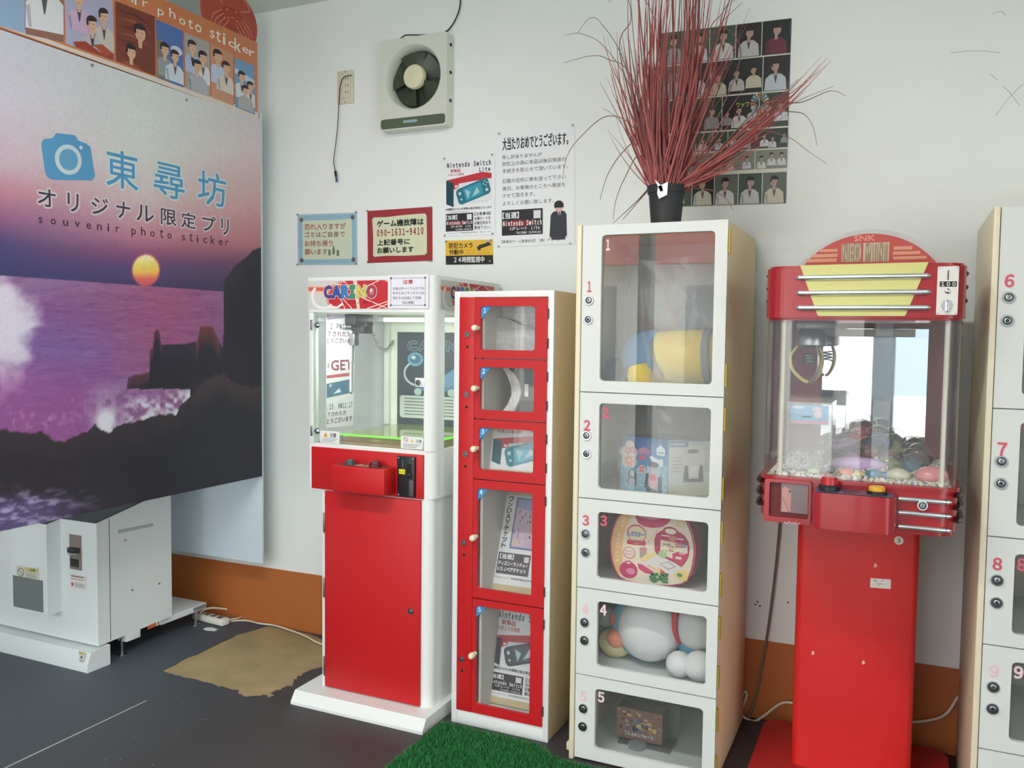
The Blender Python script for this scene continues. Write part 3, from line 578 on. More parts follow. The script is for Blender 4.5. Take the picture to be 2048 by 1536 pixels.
def sunset(x, y):
    n = fbm(x/40, y/40); n2 = fbm(x/9, y/9, 3)
    hz = _h0[1]+(_h1[1]-_h0[1])*(x-_h0[0])/(_h1[0]-_h0[0])
    cl_ = mixc(ramp(skyL, y-6*(n-.5)), ramp(skyC, y), x/290) if x < 290 else mixc(ramp(skyC, y), ramp(skyR, y), (x-290)/230)
    if y > hz:
        d = (y-hz); w = fbm(x/30, y/4, 3)
        far = ramp([(0, (140, 104, 146)), (60, (124, 84, 134)), (140, (122, 92, 150)), (260, (112, 78, 126))], d)
        rg = math.exp(-((x-330-.1*d)/120)**2)*.75
        cl_ = mixc(far, (164, 88, 122), rg*(1 if d < 180 else .5)); cl_ = mixc(cl_, (86, 54, 98), max(0, w-.52)*1.6); cl_ = mixc(cl_, (176, 138, 172), max(0, .36-w)*1.4)
        sp = ss(.35, .75, 1.05-(abs(x-5)/135)-abs(y-650)/260+(n-.5)*.7)
        cl_ = mixc(cl_, (206, 200, 214), sp*.95)
        if y > 690: cl_ = mixc(cl_, (150, 84, 142), ss(690, 800, y)*.6*ss(330, 120, x)*(0.6+n)); cl_ = mixc(cl_, (190, 156, 196), ss(.5, .75, n2*.55+n*.45)*.55*ss(700, 860, y))
        if y > 738 and x > 150:
            wq = ss(.40, .62, n*.6+n2*.4-((x-210)/60)**2*.04*(1 if x < 330 else 0)+.12) * ss(745, 800, y)
            bx = math.exp(-((x-212)/20)**2-((y-846)/26)**2); band = ss(235, 290, x)*ss(775, 800, y-(340-x)*.16)
            cl_ = mixc(cl_, (206, 204, 214), min(1, wq*.35*ss(150, 215, x)+bx*1.1+band*(.3+.9*n2)*ss(.25, .5, n*.5+n2*.5)))
    dx, dy = x-291.5, y-540
    e = (dx/27)**2+(dy/31)**2
    if e < 1.35 and y < hz+2:
        sc_ = ramp([(510, (240, 226, 190)), (528, (232, 214, 118)), (545, (236, 186, 90)), (558, (220, 104, 96)), (572, (200, 84, 110))], y); cl_ = mixc(sc_, cl_, ss(.92, 1.1, e)) if e > .92 else sc_
        if e > .9: cl_ = mixc(cl_, (206, 92, 104), ss(1.35, .95, e)*.55)
    if x > 246:
        t = interp(isl, x)+(n2-.5)*6
        if y > t and y < 790:
            dk = (54, 50, 62); 
            if y < t+40 and 392 < x < 440: dk = (108, 62, 66)
            elif y < t+22 and x < 325: dk = (88, 56, 72)
            k = ss(0, 3, y-t)
            if not (x < 380 and y > 778+(n-.5)*8): cl_ = mixc(cl_, mixc(dk, (44, 42, 52), ss(t, t+60, y)), k)
    t = interp(fore, x)+(n2-.5)*7-3*abs(sin(x/7))
    if y > t:
        c2 = mixc((56, 50, 56), (44, 44, 52), ss(0, 70, y-t)); c2 = mixc(c2, (64, 56, 62), max(0, n-.5)*1.2)
        if x > 370: c2 = mixc(c2, (84, 66, 72), ss(60, 0, y-t)*.5*ss(370, 430, x))
        if y > 965:
            w = fbm(x/22+y/40, y/7, 4); m_ = ss(.42, .68, w)*ss(965, 1005, y)*ss(235, 60, x+(y-1000)*.4)
            c2 = mixc(c2, (112, 96, 150), min(1, ss(975, 1020, y)*ss(220, 60, x)*.6)); c2 = mixc(c2, (176, 166, 206), m_*.8)
        cl_ = mixc(cl_, c2, ss(0, 2.5, y-t))
    g = 1.0+.1*fbm(x/3, y/3, 2); return tuple(max(0, min(255, v*g)) for v in cl_)
NY, NZ = 310, 300
ys_ = [by0+.001+(by1-by0-.002)*i/(NY-1) for i in range(NY)]; zs_ = [bz0+.001+(bz1-bz0-.002)*j/NZ for j in range(NZ+1)]
vs = []; cs = []
for yv in ys_:
    for zv in zs_:
        vs.append(Vector((XB+.0007, yv, zv))-ban.location); q = PX((XB, yv, zv)); cs += lin(sunset(*q))+(1,)
nz = NZ+1; fs = [(i*nz+j, (i+1)*nz+j, (i+1)*nz+j+1, i*nz+j+1) for i in range(len(ys_)-1) for j in range(NZ)]
me = bpy.data.meshes.new('printed_picture'); me.from_pydata(vs, [], fs); me.materials.append(ink_mat())
at = me.color_attributes.new('ink', 'FLOAT_COLOR', 'POINT'); at.data.foreach_set('color', cs)
o = bpy.data.objects.new('printed_picture', me); COL.objects.link(o); o.parent = ban
bp = Print((XB, 0, 0), (0, 1, 0), (0, 0, -1), (1, 0, 0), .0012)
hp = lambda x, y: (lambda w: (w.y, -w.z))(WX(x, y, XB))
def btext(t, x0, y0, x1, y1, col, halo=None, bold=.01, L=2):
    (a, b), (c, d) = hp(x0, y0), hp(x1, y1)
    if halo: bp.text(t, a, b, c, d, halo, L-1, bold, fat=.007, mono=False)
    bp.text(t, a, b, c, d, col, L, bold, mono=False)
Z2 = lambda x, y: (x/3.268, 230+y/3.268)
blue = (86, 150, 192)
cam_pts = [(268, 200), (275, 165), (300, 155), (340, 152), (365, 118), (490, 132), (510, 168), (560, 185), (590, 210), (620, 400), (600, 428), (340, 424), (305, 405), (290, 360)]
bp.poly([hp(*Z2(*q)) for q in cam_pts], blue, 1)
def bell(cx, cy, rx, ry, col, L, n=28): bp.poly([hp(*Z2(cx+rx*cos(2*pi*i/n)+.35*rx*sin(2*pi*i/n)*0, cy+ry*sin(2*pi*i/n)+.12*rx*cos(2*pi*i/n))) for i in range(n)], col, L)
bell(444, 292, 88, 98, (196, 208, 214), 2); bell(446, 292, 62, 70, (98, 156, 196), 3); bell(527, 213, 11, 12, (206, 216, 220), 2)
for t, q in (('東', (690, 212, 902, 500)), ('尋', (1002, 297, 1205, 562)), ('坊', (1290, 352, 1477, 610))): btext(t, *Z2(q[0], q[1]), *Z2(q[2], q[3]), (80, 148, 192), (206, 216, 214), .012)
xs1 = [(245, 362), (440, 512), (595, 705), (758, 850), (890, 1003), (1050, 1150), (1183, 1278), (1320, 1408), (1445, 1493)]
for t, (xa, xb) in zip('オリジナル限定プリ', xs1):
    ym = 475+(xa-245)*.166; h = 125-(xa-245)*.018
    btext(t, *Z2(xa, ym), *Z2(xb, ym+h+8), (58, 50, 66), (206, 190, 198), .012)
xs2 = 'souvenir photo sticker'; xa = [250, 330, 410, 487, 562, 632, 700, 755, 0, 857, 920, 980, 1045, 1092, 0, 1187, 1238, 1284, 1325, 1375, 1428, 1472]
for t, x in zip(xs2, xa):
    if t == ' ': continue
    base = 708+(x-250)*.121; hh = 42*(1-(x-250)*.00012); w = {'i': 13, 't': 24, 'r': 24, 's': 26}.get(t, 34)*(1-(x-250)*.0002)
    top = base-hh*(1.5 if t in 'htk' else 1.35 if t == 'i' else 1); bot = base+(hh*.45 if t == 'p' else 0)
    btext(t, *Z2(x, top), *Z2(x+w, bot), (66, 48, 62), None, .01)
bp.build('lettering', ban)
for q in ((184, 131), (373, 200)): MB().lathe([(.006, 0), (.006, .002), (0, .004)], WX(*q, XB), (1, 0, 0), 8).build('eyelet', steel, ban)

# header board with snapshots and crab emblem
hd = thing('header_board', 'orange header board with row of portrait photos and round crab emblem', 'sign board', (XB, 2.3, 2.18))
MB().box(XB-.016, XB-.003, by0, 2.816, 2.176, 2.478, .001).build('board', mat('orange_print_board', (214, 130, 84), .45), hd)
em = MB().plate([(2.664+.152*cos(2*pi*i/40), 2.525+.122*sin(2*pi*i/40)) for i in range(40)], [], (XB-.014, 0, 0), (0, 1, 0), (0, 0, 1), (1, 0, 0), .0105).build('emblem_disc', mat('crab_red_disc', (178, 74, 56), .45), hd)
hb = Print((XB-.003, 0, 0), (0, 1, 0), (0, 0, -1), (1, 0, 0), .0008)
hb.poly([hp(0, 0), hp(0, 52), hp(517, 238), hp(517, 225), hp(300, 150), hp(128, 90), hp(0, 40)], (222, 208, 198), 1)
Z1 = lambda x, y: (x/3.657, y/3.657)
ph = [((-60, -200), (185, -80), (185, 245), (-60, 170), (150, 176, 206)), ((190, -80), (465, -60), (468, 310), (190, 248), (150, 108, 96)), ((472, -60), (826, 0), (838, 440), (484, 318), (178, 176, 206)), ((846, 5), (1135, 120), (1140, 555), (852, 445), (128, 66, 54)), ((1145, 140), (1340, 225), (1345, 640), (1155, 570), (86, 116, 180)), ((1350, 235), (1535, 310), (1538, 708), (1360, 645), (172, 166, 162)), ((1540, 320), (1705, 390), (1712, 775), (1550, 712), (202, 148, 120)), ((1718, 420), (1862, 480), (1868, 840), (1722, 780), (120, 158, 196))]
def bil(c, u, v): 
    x = (c[0][0]*(1-u)+c[1][0]*u)*(1-v)+(c[3][0]*(1-u)+c[2][0]*u)*v; y = (c[0][1]*(1-u)+c[1][1]*u)*(1-v)+(c[3][1]*(1-u)+c[2][1]*u)*v; return hp(*Z1(x, y))
class Sub:   # figures drawn in the slanted frame of one photo
    def __init__(s, c): s.c = c
    def poly(s, pts, col, L): hb.poly([bil(s.c, min(1, max(0, u)), min(1, max(0, v))) for u, v in pts], col, L)
    def rect(s, a, b, c, d, col, L): s.poly([(a, b), (c, b), (c, d), (a, d)], col, L)
    def ell(s, cu, cv, ru, rv, col, L=1, a0=0, a1=2*pi, n=18, rot=0): s.poly([(cu+ru*cos(a0+(a1-a0)*i/n), cv+rv*sin(a0+(a1-a0)*i/n)) for i in range(n)], col, L)
ppl = [[], [(.5, -.1, .5, (226, 226, 230))], [(.3, .2, .26, (206, 176, 206)), (.8, .42, .24, (206, 196, 190)), (.55, .62, .26, (190, 190, 196))], [(.62, .5, .26, (120, 64, 50)), (.38, .86, .22, (150, 84, 60))], [(.3, .55, .2, (150, 158, 160)), (.68, .6, .19, (206, 214, 226))], [(.3, .3, .2, (178, 190, 224)), (.72, .42, .2, (220, 222, 228)), (.48, .62, .2, (176, 176, 184))], [(.32, .28, .22, (190, 204, 232)), (.68, .42, .2, (216, 206, 200))], [(.35, .42, .19, (214, 220, 228)), (.78, .54, .17, (214, 214, 216)), (.52, .66, .17, (176, 176, 176))]]
for (c0, c1, c2, c3, bg), pp in zip(ph, ppl):
    S_ = Sub((c0, c1, c2, c3)); S_.rect(0, 0, 1, 1, bg, 2)
    w_, h_ = abs(c1[0]-c0[0]), abs(c3[1]-c0[1])
    if bg == (86, 116, 180): S_.poly([(0, .35), (.2, .3), (.45, .6), (.5, 1), (0, 1)], (126, 120, 116), 3); S_.ell(.75, .4, .22, .08, (206, 214, 226), 3)
    if bg == (128, 66, 54):
        for i in range(7): S_.poly([(.02, .15+.12*i), (.5, .08+.12*i), (.98, .2+.12*i), (.5, .14+.12*i)], (152, 84, 66) if i % 2 else (104, 52, 46), 3)
    if bg == (120, 158, 196): S_.poly([(0, .2), (1, .3), (1, .45), (0, .3)], (190, 206, 222), 3)
    for jj, (u, v, s_, cc) in enumerate(pp): person(S_, u, v, s_, cc, h_/w_*.9, 4+5*jj, (222, 178, 150), (56, 44, 44))
    if bg == (178, 176, 206): S_.poly([(.15, .92), (.4, .84), (.7, .95), (.98, .9), (.98, 1), (.2, 1)], (160, 70, 52), 22); S_.poly([(.55, .86), (.75, .8), (.97, .9), (.8, .98)], (176, 84, 62), 23)
tx = 'nir photo sticker'; tpx = [(930, 10, -14), (985, 22, -6), (1045, 45, 0), None, (1155, 60, 140), (1240, 55, 140), (1312, 125, 190), (1378, 135, 215), (1430, 170, 245), None, (1538, 215, 285), (1582, 218, 312), (1632, 240, 330), (1672, 292, 353), (1718, 275, 385), (1775, 337, 397), (1825, 362, 424)]
for t, q in zip(tx, tpx):
    if q is None: continue
    x, ya, yb_ = q; w = {'i': 18, 't': 36, 'r': 40, 's': 34}.get(t, 46)
    if x < 1100: ya, yb_ = {930: (-40, 20), 985: (-25, 38), 1045: (0, 58)}[x]
    (a, b), (c, d) = hp(*Z1(x, ya)), hp(*Z1(x+w, yb_)); hb.text(t, a, b, c, d, (244, 234, 224), 3, .01, mono=False)
for i, t in enumerate('souve'): hb.text(t, 1.62+.062*i, -2.44, 1.655+.062*i, -2.405, (244, 234, 224), 3, .01, mono=False)
for i, bgx in enumerate(((196, 150, 130), (120, 150, 120))):
    y_ = 1.24+.16*i; S_ = Print((XB-.003, y_, 2.38), (0, .14, 0), (0, 0, -.17), (1, 0, 0), .001); S_.rect(0, 0, 1, 1, bgx, 2); person(S_, .5, .5, .3, (214, 206, 206), 1.2, 4, (222, 178, 150), (56, 44, 44)); S_.build('printed_photo', hd)
hb.build('printed_photos', hd)
eb = Print((XB-.003, 2.664, 2.535), (0, .14, 0), (0, 0, -.11), (1, 0, 0), .0004)
pk = (216, 138, 112)
eb.ell(.05, .1, .5, .38, (160, 58, 46), 1); eb.ell(.05, .1, .44, .32, (172, 70, 54), 2)
for sgn in (-1, 1):
    for k in range(4):
        a = .25+.33*k; eb.line([(.05+sgn*.42*cos(a), -.05+.36*sin(a)-.1), (.05+sgn*.72*cos(a*.8), .05+.55*sin(a)), (.05+sgn*(.82-.1*k)*cos(a*.7), .35+.35*sin(a))], .03, pk, 3)
    eb.line([(.05+sgn*.35, -.3), (.05+sgn*.7, -.45), (.05+sgn*.6, -.75), (.05+sgn*.42, -.82)], .035, pk, 3); eb.ell(.05+sgn*.5, -.72, .12, .1, (188, 90, 70), 2)
for q in ((-.15, -.15), (.2, -.2), (.05, .05), (-.1, .12), (.25, .1)): eb.ell(q[0], q[1], .04, .03, pk, 4)
eb.build('crab_drawing', em)

# power strip and leads by the booth
ps = thing('power_strip', 'white multi socket power strip on the floor behind the photo booth', 'power strip', WZ(425, 1235))
a, b = WZ(392, 1228, .02), WZ(452, 1243, .02); d = (b-a); L_ = d.length; ang = atan2(d.y, d.x); Mx = Matrix.Translation((a.x, a.y, 0)) @ Matrix.Rotation(ang, 4, 'Z')
MB().box(0, L_, -.022, .022, .002, .032, .006).xf(Mx).build('strip_body', mat('white_plastic', (226, 224, 214), .4), ps)
for k in range(4): MB().box(L_*(.12+.21*k), L_*(.24+.21*k), -.012, .012, .0315, .0335).xf(Mx).build('outlet', mat('outlet_grey', (96, 92, 86), .5), ps)
c_ = [(452, 1240, .02), (478, 1236, .012), (482, 1230, .01), (460, 1220, .03), (430, 1216, .05), (412, 1218, .05), (400, 1226, .035)]
tag(MB().tube(smooth_path([WZ(*q) for q in c_]), .004).build('power_lead', cable_w), 'short white lead looping over the power strip', 'cable')
tag(MB().tube(smooth_path([WZ(x, y, .006) for x, y in [(455, 1243), (490, 1241), (520, 1247), (549, 1251), (585, 1262), (615, 1274), (640, 1287), (700, 1300)]]), .004).build('power_lead', cable_w), 'white lead running along the wall foot behind the red claw machine', 'cable')
sc_ = WZ(421, 1259); tag(MB().plate([(-.03, -.012), (-.01, -.018), (.03, -.01), (.034, .008), (0, .016), (-.028, .008)], [], (sc_.x, sc_.y, .001), (1, 0, 0), (0, 1, .06), (0, 0, 1), .0015).build('paper_scrap', paper, None, 0), 'small white paper scrap on dark floor near the power strip', 'scrap')

# ---------------------------------------------------------------- shared small fittings
lockdark = mat('lock_dark_ring', (70, 74, 78), .4, .6)
def lock(parent, P, r=.014, name='lock', N=(0, -1, 0), style=0):
    w = MB()
    w.lathe([(r, 0), (r, .003), (r*.93, .0052), (r*.72, .0052)], P, N, 24, 0)
    w.lathe([(r*.72, .0050), (r*.70, .0032), (r*.5, .0032)], P, N, 24, 1)
    w.lathe([(r*.5, .0030), (r*.5, .0048), (r*.42, .0056), (r*.3, .0056)], P, N, 24, 2)
    w.lathe([(r*.3, .0054), (r*.27, .0046), (0, .0046)], P, N, 18, (2, 1)[style])
    P = Vector(P); w.box(P.x-r*.06, P.x+r*.06, P.y-.0066, P.y-.0045, P.z-r*.22, P.z+r*.22, 0, 1)
    return w.build(name, [chrome, lockdark, steel], parent)
def digit(parent, t, x, z, h, y, col, name='number_sticker', bold=.05):
    w = h*(.36 if t == '1' else .62*len(t)); p = Print((x-w/2, y, z+h/2), (w, 0, 0), (0, 0, -h), (0, -1, 0), .0005)
    p.text(t, 0, 0, 1, 1, col, 1, bold); return p.build(name, parent)

# ---------------------------------------------------------------- left claw machine
yf = 2.42; X0, X1 = -1.887, -1.387; YK = 2.915
cm = thing('claw_machine', 'tall white and red claw machine with rainbow lettered header and plinth base', 'claw machine', ((X0+X1)/2, 2.66, 0))
MB().prism_x([(2.328, 0), (2.328, .010), (2.352, .043), (2.90, .043), (2.90, 0)], -1.895, -1.366).build('plinth', white, cm)
def round_rt(x0, x1, y0, y1, r, n=6): return [(x0, y0)] + [(x1-r+r*sin(a), y0+r-r*cos(a)) for a in [pi/2*i/n for i in range(n+1)]] + [(x1, y1), (x0, y1)]
MB().prism_z(round_rt(-1.832, -1.393, 2.424, 2.88, .03), .043, .75).build('lower_cabinet', white, cm)
dr = MB().box(-1.815, -1.429, 2.414, 2.425, .047, .742, .002).build('service_door', red, cm)
lock(dr, (-1.463, 2.414, .368), .011)
for z in (.63, .40, .12): MB().box(-1.82, -1.8135, 2.411, 2.418, z-.035, z+.035, .001).build('hinge', steel, dr)
ub = MB(); ub.prism_z(round_rt(X0, X1, yf+.004, YK, .034), .746, .905)
ub.build('play_box_base', white, cm)
MB().prism_z(round_rt(X0, X1, yf, YK, .034), 1.361, 1.482).build('header_box', white, cm)
MB().box(X0, X0+.02, yf, yf+.03, .905, 1.361, .003).build('corner_post', white, cm)
MB().prism_z(round_rt(X1-.034, X1, yf, yf+.075, .033), .905, 1.361).build('corner_post', white, cm)
MB().box(X1-.02, X1, YK-.055, YK, .905, 1.361, .003).build('corner_post', white, cm)
pale = mat('pale_green_white_panel', (232, 236, 226), .5)
MB().box(X0+.002, X0+.008, yf+.03, YK-.01, .905, 1.361).build('side_glass', clear, cm)
MB().box(X0+.002, X1-.02, YK-.012, YK, .905, 1.361).build('back_panel', pale, cm)
MB().box(X0+.008, X0+.03, YK-.032, YK-.012, .93, 1.361, .002).build('inner_corner_post', white, cm)
MB().box(X0+.02, X1-.02, yf+.02, YK-.012, .893, .908).build('play_deck', mat('brown_deck', (132, 100, 78), .6), cm)
# fluorescent acrylic shelf: clear green sheet whose edges glow
gsheet = glass('green_acrylic', (.86, .95, .60), .16, 1.45, hazecol=(.75, .85, .25))
gedge = mat('fluorescent_green_edge', (120, 255, 40), .4, emit=.55)
sh = MB().box(X0+.075, X1-.028, 2.49, 2.90, .930, .935).build('acrylic_shelf', gsheet, cm)
MB().box(X0+.075, X1-.028, 2.486, 2.490, .9295, .9355).build('shelf_edge', gedge, sh); MB().box(X1-.028, X1-.024, 2.486, 2.90, .9295, .9355).build('shelf_edge', gedge, sh)
for q in ((X0+.08, 2.5), (X1-.04, 2.5), (X0+.08, 2.89), (X1-.04, 2.89)): MB().cyl((q[0], q[1], .907), (q[0], q[1], .931), .006).build('shelf_stud', steel, sh)
for q in ((-1.70, 2.56), (-1.60, 2.60), (-1.66, 2.72), (-1.53, 2.66)): MB().lathe([(.022, 0), (.018, .002), (.0, .002)], (q[0], q[1], .908), (0, 0, 1), 16).build('deck_dimple', mat('deck_rim', (170, 140, 110), .5), cm)
# header graphics
hdr = Print((X0, yf, 1.47), (.405, 0, 0), (0, 0, -.098), (0, -1, 0)); RD = (196, 48, 56)
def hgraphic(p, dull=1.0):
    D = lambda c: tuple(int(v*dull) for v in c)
    p.rect(0, 0, 1, 1, D((206, 204, 198)), 0)
    for i in range(5): p.poly([(0, .16+.05*i), (.2, .18+.05*i), (.2, .24+.05*i), (0, .3+.04*i)], D([(230, 190, 170), (214, 120, 100), (204, 80, 74), (214, 120, 100), (230, 190, 170)][i]), 1)
    p.poly([(.33, .02), (.98, .02), (.98, .98), (.3, .98), (.2, .85), (.17, .5), (.22, .2)], D((222, 150, 136)), 1)
    p.poly([(.4, .02), (.98, .02), (.98, .98), (.33, .98), (.22, .8), (.2, .5), (.26, .22)], D(RD), 2)
    p.poly([(.46, .02), (.5, .02), (.53, .98), (.5, .98)], D((236, 206, 190)), 3)
    p.poly([(.75, .02), (.98, .02), (.98, .4)], D((210, 96, 104)), 3)
    for pts in ([(.36, .02), (.55, .6), (.8, .98)], [(.98, .3), (.78, .02)], [(.72, .02), (.52, .35)], [(.35, .6), (.45, .98)], [(.6, .98), (.9, .62), (.98, .7)], [(.2, .05), (.5, .3)], [(.38, .98), (.33, .62)], [(.98, .55), (.7, .98)]): p.line(pts, .008, D((240, 206, 196)), 4)
    arc = [(.16+.12*cos(a), .55+.42*sin(a)) for a in [pi*1.25-i*pi*1.0/12 for i in range(13)]]
    p.line(arc, .028, D((232, 230, 226)), 4); p.line([(.2, .95), (.3, .94), (.36, .8)], .02, D((232, 230, 226)), 4)
    for t, c, xa, xb in zip('CARINO', ((96, 66, 128), (64, 82, 158), (58, 124, 188), (72, 142, 106), (216, 204, 90), (176, 64, 76)), (649.6, 665.5, 684, 701, 715, 735), (662.7, 682, 697.5, 709, 731, 752)):
        u0_, u1_ = (WY(xa, 590, yf).x-X0)/.405, (WY(xb, 590, yf).x-X0)/.405
        for fat_, cc_, L_ in ((.0056, (238, 236, 232), 5), (.0040, (46, 40, 66), 6), (.0024, D(c), 7)):
            if t == 'I':
                e_ = fat_/.405; ev = fat_/.098; w_ = (u1_-u0_); 
                p.rect(u0_-e_, .2-ev, u1_+e_, .28+ev, cc_, L_); p.rect(u0_-e_, .52-ev, u1_+e_, .6+ev, cc_, L_); p.rect(u0_+.36*w_-e_, .25, u1_-.36*w_+e_, .55, cc_, L_+.3)
            else: p.text(t, u0_, .2, u1_, .6, cc_, L_, .0, fat=fat_, mono=False)
    p.ell((WY(743, 590, yf).x-X0)/.405, .36, .008, .07, (240, 240, 240), 9)
    p.text('カリーノ ボール', .40, .72, .66, .83, (70, 30, 36), 5, .02)
hgraphic(hdr); hdr.rect(.93, .45, 1.0, .9, (220, 200, 160), 4); hdr.build('header_print', cm)
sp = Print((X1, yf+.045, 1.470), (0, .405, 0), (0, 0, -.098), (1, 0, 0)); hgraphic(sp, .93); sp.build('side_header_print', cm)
# red control front, console box, coin unit
MB().box(X0+.014, X1-.034, yf-.004, yf+.006, .746, .893, .002).build('control_front', red, cm)
yc = 2.345; a, b = WY(661, 932, yc), WY(768.5, 992, yc)
cb_ = MB().box(a.x, b.x, yc, yf, WY(662, 980, yc).z-.004, WY(661, 930, yc).z, .008).build('console_box', red, cm)
zt = WY(661, 930, yc).z
tp = Print((a.x+.01, yf-.006, zt), (b.x-a.x-.02, 0, 0), (0, -(yf-yc)+.014, 0), (0, 0, 1), .0012)
tp.rr(0, 0, 1, 1, .06, (140, 60, 58), 0); tp.rr(.04, .08, .96, .92, .05, (96, 52, 58), 1); tp.rr(.36, .15, .66, .85, .03, (170, 140, 110), 2); tp.poly([(.46, .3), (.54, .25), (.54, .5), (.47, .55)], (60, 40, 44), 3)
tp.line([(.02, .9), (.3, .97)], .012, (220, 150, 140), 3); tp.build('console_print', cb_)
for fx, rr_, h, m in ((.25, .017, .016, mat('teal_button', (58, 88, 84), .3)), (.72, .022, .018, mat('maroon_button', (96, 30, 40), .3))):
    P = (a.x+(b.x-a.x)*fx, (yc+yf)/2, zt); MB().lathe([(rr_, 0), (rr_, h*.55), (rr_*.8, h*.6), (rr_*.78, h), (rr_*.6, h*1.1), (0, h*1.12)], P, (0, 0, 1), 20).build('push_button', m, cb_)
cu = MB().box(-1.514, -1.447, yf-.016, yf-.003, .751, .886, .002).build('coin_unit', black, cm)
MB().box(-1.476, -1.458, yf-.0165, yf-.0155, .815, .862).build('coin_recess', dark, cu); MB().box(-1.478, -1.456, yf-.024, yf-.015, .82, .832, .002).build('return_lever', black, cu)
MB().box(-1.492, -1.490, yf-.0172, yf-.016, .845, .875).build('coin_slot', steel, cu); MB().box(-1.466, -1.449, yf-.020, yf-.015, .755, .81, .002).build('coin_cup', mat('grey_plastic', (84, 80, 80), .4), cu)
for q in ((-1.508, .88), (-1.453, .88), (-1.508, .757), (-1.453, .757)): MB().lathe([(.0032, 0), (.0032, .001), (0, .002)], (q[0], yf-.016, q[1]), (0, -1, 0), 8).build('screw', steel, cu)
p = Print((-1.506, yf-.016, .843), (.024, 0, 0), (0, 0, -.016), (0, -1, 0)); p.rect(0, 0, 1, 1, (232, 228, 40)); p.text('¥100', .1, .2, .9, .8, (40, 50, 30), 1, .03); p.build('price_sticker', cu)
# glass door
gx0, gx1, gz0, gz1 = X0+.022, X1-.034, .908, 1.352
gd_ = MB().box(gx0, gx1, yf+.004, yf+.009, gz0, gz1).build('glass_door', glass('green_tint_glass', (.94, .97, .95), .05), cm)
edge = mat('glass_edge_green', (176, 206, 190), .2)
MB().box(gx0, gx0+.003, yf+.003, yf+.010, gz0, gz1).build('glass_edge', edge, gd_); MB().box(gx1-.003, gx1, yf+.003, yf+.010, gz0, gz1).build('glass_edge', edge, gd_)
for z in (WY(634, 650, yf).z, WY(634, 862, yf).z):
    MB().box(gx0-.012, gx0-.004, yf-.004, yf+.006, z-.018, z+.018, .001).build('hinge', chrome, gd_)
    MB().lathe([(.011, 0), (.011, .004), (.006, .009), (0, .010)], (gx0+.012, yf+.004, z), (0, -1, 0), 16).build('hinge_knob', chrome, gd_)
kp = WY(838, 765, yf); MB().box(kp.x-.014, gx1+.004, yf-.002, yf+.003, kp.z-.015, kp.z+.015, .001).build('lock_plate', white, gd_); lock(gd_, (kp.x, yf-.002, kp.z), .010)
def sticker(x0, x1, z0, z1, kind):
    p = Print((x0, yf+.003, z1), (x1-x0, 0, 0), (0, 0, z0-z1), (0, -1, 0)); p.rr(0, 0, 1, 1, .05, (230, 230, 226))
    if kind: p.poly([(.28, .12), (.40, .5), (.16, .5)], (224, 168, 50), 1); p.rect(.27, .22, .29, .42, (40, 40, 40), 2); p.text('注意', .5, .15, .82, .5, (70, 70, 72), 1, .03)
    else: p.ell(.22, .26, .11, .19, (190, 120, 126), 1); p.ell(.22, .26, .08, .14, (230, 230, 226), 2); p.line([(.15, .14), (.29, .38)], .03, (190, 120, 126), 3); p.poly([(.5, .15), (.6, .42), (.4, .45)], (226, 196, 130), 1); p.text('注意', .68, .2, .94, .46, (90, 90, 94), 1, .02)
    for i in range(3): p.rect(.1, .6+.12*i, .9-.1*i, .65+.12*i, (150, 150, 152), 1)
    p.build('caution_sticker', gd_)
a, b = WY(639.5, 861, yf), WY(678.5, 888, yf); sticker(a.x, b.x, b.z, a.z, 1)
a, b = WY(801, 872, yf), WY(845, 900, yf); sticker(a.x, b.x, b.z, a.z, 0)
MB().box(-1.60, -1.43, yf+.03, yf+.045, 1.330, 1.345, .002).build('lamp_strip', mat('glowing_strip', (236, 244, 228), .5, emit=.8), cm)
ld = bpy.data.lights.new('strip_light', 'AREA'); ld.shape = 'RECTANGLE'; ld.size = .4; ld.size_y = .05; ld.energy = 2.2; ld.color = (.95, 1, .92)
lo = bpy.data.objects.new('strip_light', ld); COL.objects.link(lo); lo.parent = cm; lo.location = Vector((-1.64, yf+.06, 1.335))-cm.location; lo.rotation_euler = (.5, 0, 0)
MB().box(X1-.007, X1-.002, yf+.075, YK-.055, .905, 1.361).build('side_glass', clear, cm)
# crane
cr = WY(700, 700, 2.66); MB().box(cr.x-.045, cr.x+.05, 2.62, 2.74, 1.32, 1.36, .003).build('crane_carriage', black, cm)
crn = MB(); crn.box(cr.x-.05, cr.x+.02, 2.60, 2.66, 1.306, 1.312, .001, 1); crn.box(cr.x-.02, cr.x+.06, 2.66, 2.72, 1.29, 1.32, .002); crn.build('crane_block', [black, steel], cm)
zb_ = WY(700, 795, 2.66).z
MB().lathe([(.0, 0), (.005, .0), (.005, .012), (.013, .022), (.013, .13), (.015, .132), (.015, 1.30-zb_)], (cr.x, 2.66, zb_), (0, 0, 1), 18).build('crane_shaft', mat('bright_chrome', (232, 234, 236), .22, .9), cm)
MB().box(cr.x-.022, cr.x+.03, 2.645, 2.675, 1.245, 1.29, .003).build('shaft_clamp', steel, cm)
MB().box(X0+.01, X1-.02, 2.70, 2.715, 1.335, 1.35).build('crane_rail', steel, cm)
cp_ = smooth_path([Vector((cr.x+.05, 2.68, 1.325)), WY(745, 665, 2.76), WY(757, 692, 2.82), WY(768, 699, 2.85), WY(778, 694, 2.88), WY(786, 682, 2.895)], 24); coil = []
for i, q in enumerate(cp_): coil.append(q+Vector((cos(i*1.5)*.006, sin(i*1.5)*.006, sin(i*1.5)*.003)))
MB().tube(coil, .0018, 5).build('coiled_lead', mat('grey_lead', (150, 152, 146), .5), cm)
